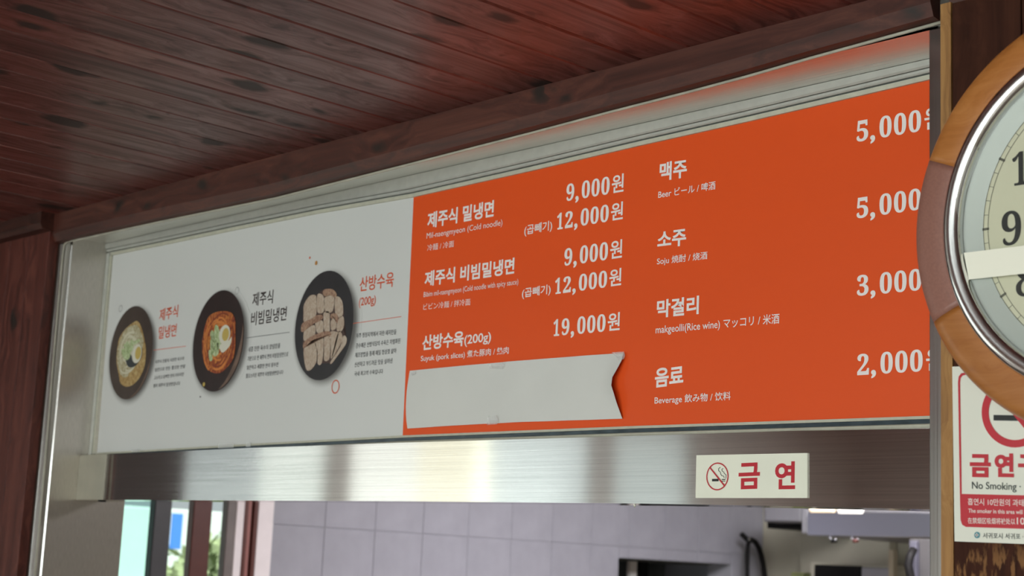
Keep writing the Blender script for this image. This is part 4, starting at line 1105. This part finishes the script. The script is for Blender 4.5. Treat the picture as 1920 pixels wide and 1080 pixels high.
# niche in the tiled wall
ni = tag(box('trim_8', KX - 0.6, KX - 0.1, nA - .03, nB + .33, zN - 0.004, zN + .03, mottle(mat('niche_soffit', (0.085, 0.08, 0.062), 0.7), 9, 0.15)), kind='structure')
box('trim_9', KX - 0.62, KX - 0.6, nA - .02, nB + .3, ZO - .5, zN, mottle(mat('niche_back', (0.13, 0.14, 0.13), 0.6), 5, 0.3))['kind'] = 'structure'
d0 = PX(1182, 1070, KX - .15); d1 = PX(1195, 1070, KX - .15)
tag(box('white_post', KX - .17, KX - .15, d0.y, d1.y, ZO - .5, zN - .006, mat('white_post_paint', (0.75, 0.70, 0.66), 0.5), None, 0.003), 'thin white upright standing in the wall niche', 'post')
d0 = PX(1199, 1070, KX - .25); d1 = PX(1216, 1070, KX - .25)
tag(box('dark_post', KX - .30, KX - .25, d0.y, d1.y, ZO - .5, zN - .006, M_KDARK, None, 0.003), 'dark upright standing in the wall niche beside the white one', 'post')

for k_, (ya_, yb_) in enumerate(((nA - .03, nA - .002), (nB + .3, nB + .33))):
    box('trim_%d' % (10 + k_), KX - 0.6, KX - 0.1, ya_, yb_, ZO - .5, zN + .03, M_GROUT)['kind'] = 'structure'
box('trim_12', KX - 0.6, KX - 0.1, nA - .03, nB + .33, ZO - .53, ZO - .5, M_GROUT)['kind'] = 'structure'
# hose hanging by the corner
hx = KX + 0.07
hp = [(1394, 1001), (1398, 1008), (1404, 1013), (1409, 1013)]
pts = [PX(a, b_, hx) for a, b_ in [(1391, 1002), (1397, 1008), (1403, 1013), (1409, 1012), (1416, 1016), (1422, 1026), (1427, 1040), (1431, 1058), (1434, 1080), (1436, 1120)]]
ho = empty('hose', tuple(pts[0]), 'dark looped hose hanging on the tiled wall near the kitchen corner', 'hose')
tube('hose_loop', pts, 0.011, M_KDARK, ho)
tube('hose_loop', [PX(a, b_, hx + .01) for a, b_ in [(1407, 1012), (1403, 1020), (1401.5, 1035), (1401, 1055), (1401, 1080), (1401, 1120)]], 0.009, M_KDARK, ho)
tube('hose_hook', [PX(1404, 1011, KX), PX(1404, 1011, hx + .02)], 0.005, M_CHROME, ho)

# things near the rear wall, placed by their distance
def rbox(name, px0, px1, py0, py1, y, dep, m, label=None, cat=None, parent=None, bev=0.004, plabel=None):
    ym_ = py0 + 30 if py1 is None else (py0 + min(py1, 1120)) / 2
    a = W(px0, ym_, y); b2 = W(px1, ym_, y); pm = (px0 + px1) / 2
    z1 = W(pm, py0, y).z; z0 = W(pm, py1, y).z if py1 is not None else 0.0
    py1 = py0 if py1 is None else py1
    o = box(name, a.x, b2.x, y, y + dep, z0, z1, m, parent, bev)
    if label: tag(o, label, cat)
    return o
ch = empty('wall_cabinet', tuple(W(1470, 988, 3.1)), 'grey wall cabinet in the kitchen corner, left of the extractor hood', 'cabinet')
rbox('body', 1432, 1506, 930, 979, 3.1, 0.42, M_KGREY, parent=ch)
rbox('door', 1434, 1501, 932, 977, 3.085, 0.014, M_KGREY, parent=ch)
rbox('base_panel', 1438, 1500, 979.5, 991, 3.2, 0.3, M_KDARK, parent=ch)
hd = empty('extractor_hood', tuple(W(1620, 1005, 2.7)), 'long stainless extractor hood across the rear of the kitchen', 'hood')
rbox('hood_front', 1513, 1790, 961, 1006, 2.7, 0.02, M_HOOD, parent=hd)
a = W(1513, 985, 2.7); b2 = W(1790, 985, 2.7); zt = W(1650, 961, 2.7).z; zb = W(1650, 1006, 2.7).z
prism('hood_body', [(a.x, 2.72, zb), (a.x, 3.3, zb), (a.x, 3.3, zt + .25), (a.x, 2.72, zt)], (b2.x - a.x, 0, 0), M_KGREY, hd)
rbox('end_strip', 1503, 1514, 955, 1000, 2.72, 0.02, M_KGREY, parent=hd)
# lamps in the kitchen ceiling zone, just under the beam's edge
def pill(px0, px1, py, m, label):
    y = 2.2; a = W(px0, py, y); b3 = W(px1, py, y)
    root = empty('ceiling_lamp', ((a.x + b3.x) / 2, y, a.z), label, 'lamp')
    tube('diffuser', [(a.x, y, a.z), (a.x + .01, y, a.z), (b3.x - .01, y, a.z), (b3.x, y, a.z)], 0.0105, m, root, 12)
    box('housing', a.x, b3.x, y - .012, y + .012, a.z + .009, a.z + .024, M_KGREY, root, 0.002)
    for u in (0.2, 0.8):
        xx = a.x + (b3.x - a.x) * u; tube('rod', [(xx, y, a.z + .02), (xx, y, KZT)], 0.003, M_KGREY, root, 6)
pill(1521, 1564, 954.5, M_LAMPW, 'warm glowing tube lamp in the kitchen, left one of the pair')
pill(1574, 1616, 956.5, M_LAMPC, 'white glowing tube lamp in the kitchen, right one of the pair')
# utensils hooked under the hood
for i, (px_, lb) in enumerate([(1562, 'small hanging hook with a grey tool, left under the hood'), (1603, 'small hanging hook with a brown tool, right under the hood')]):
    y = 2.712; root = empty('hanging_tool', tuple(W(px_, 1006, y)), lb, 'tool')
    tube('hook', [W(px_ - 7, 1003, y), W(px_ - 6, 1009, y), W(px_ - 1, 1013, y), W(px_ + 3, 1014, y), W(px_ + 6, 1010, y)], 0.004, M_KGREY, root, 6)
    tube('tool_head', [W(px_ + 1, 1011, y), W(px_ + 2, 1017, y)], 0.010, M_KDARK if i == 0 else M_BROWNF, root, 8)
rbox('rear_panel', 1500, 1668, 1001, None, 3.50, 0.05, M_KBEIGE, 'beige splash panel on the kitchen rear wall behind the oven', 'panel')
ov = empty('oven', (W(1600, 1080, 3.1).x, 3.1, 0), 'steel oven with a black front opening at the rear of the kitchen', 'oven')
rbox('body', 1519, 1676, 1057, None, 3.1, 0.38, M_KBEIGE, parent=ov)
rbox('black_front', 1526, 1612, 1060, 1190, 3.08, 0.02, M_KDARK, parent=ov)
rbox('control_panel', 1614, 1670, 1064, 1190, 3.085, 0.015, M_KGREY, parent=ov)
rbox('cream_pipe', 1665, 1675, 1030, None, 3.0, 0.03, mat('cream_paint', (0.45, 0.37, 0.26), 0.5), 'cream vertical duct beside the oven', 'pipe')
rbox('green_container', 1482, 1506, 1073, None, 3.1, 0.12, mottle(mat('green_plastic', (0.16, 0.17, 0.07), 0.4), 9, 0.1), 'yellow-green container left of the oven', 'container')
fg = empty('refrigerator', (W(1730, 1045, 2.5).x, 2.5, 0), 'tall dark steel refrigerator at the right of the kitchen', 'refrigerator')
rbox('body', 1704, 1800, 1011, None, 2.55, 0.7, mottle(mat('dark_steel', (0.05, 0.045, 0.045), 0.8, 0.0), 9, 0.1), parent=fg)
rbox('door_edge', 1704, 1718, 1014, None, 2.53, 0.02, mat('fridge_edge', (0.07, 0.065, 0.085), 0.7), parent=fg)
tube('handle', [W(1713, 1030, 2.5), W(1706, 1045, 2.48), W(1703, 1060, 2.48), W(1708, 1080, 2.48), W(1716, 1100, 2.5)], 0.012, M_KDARK, fg, 8)
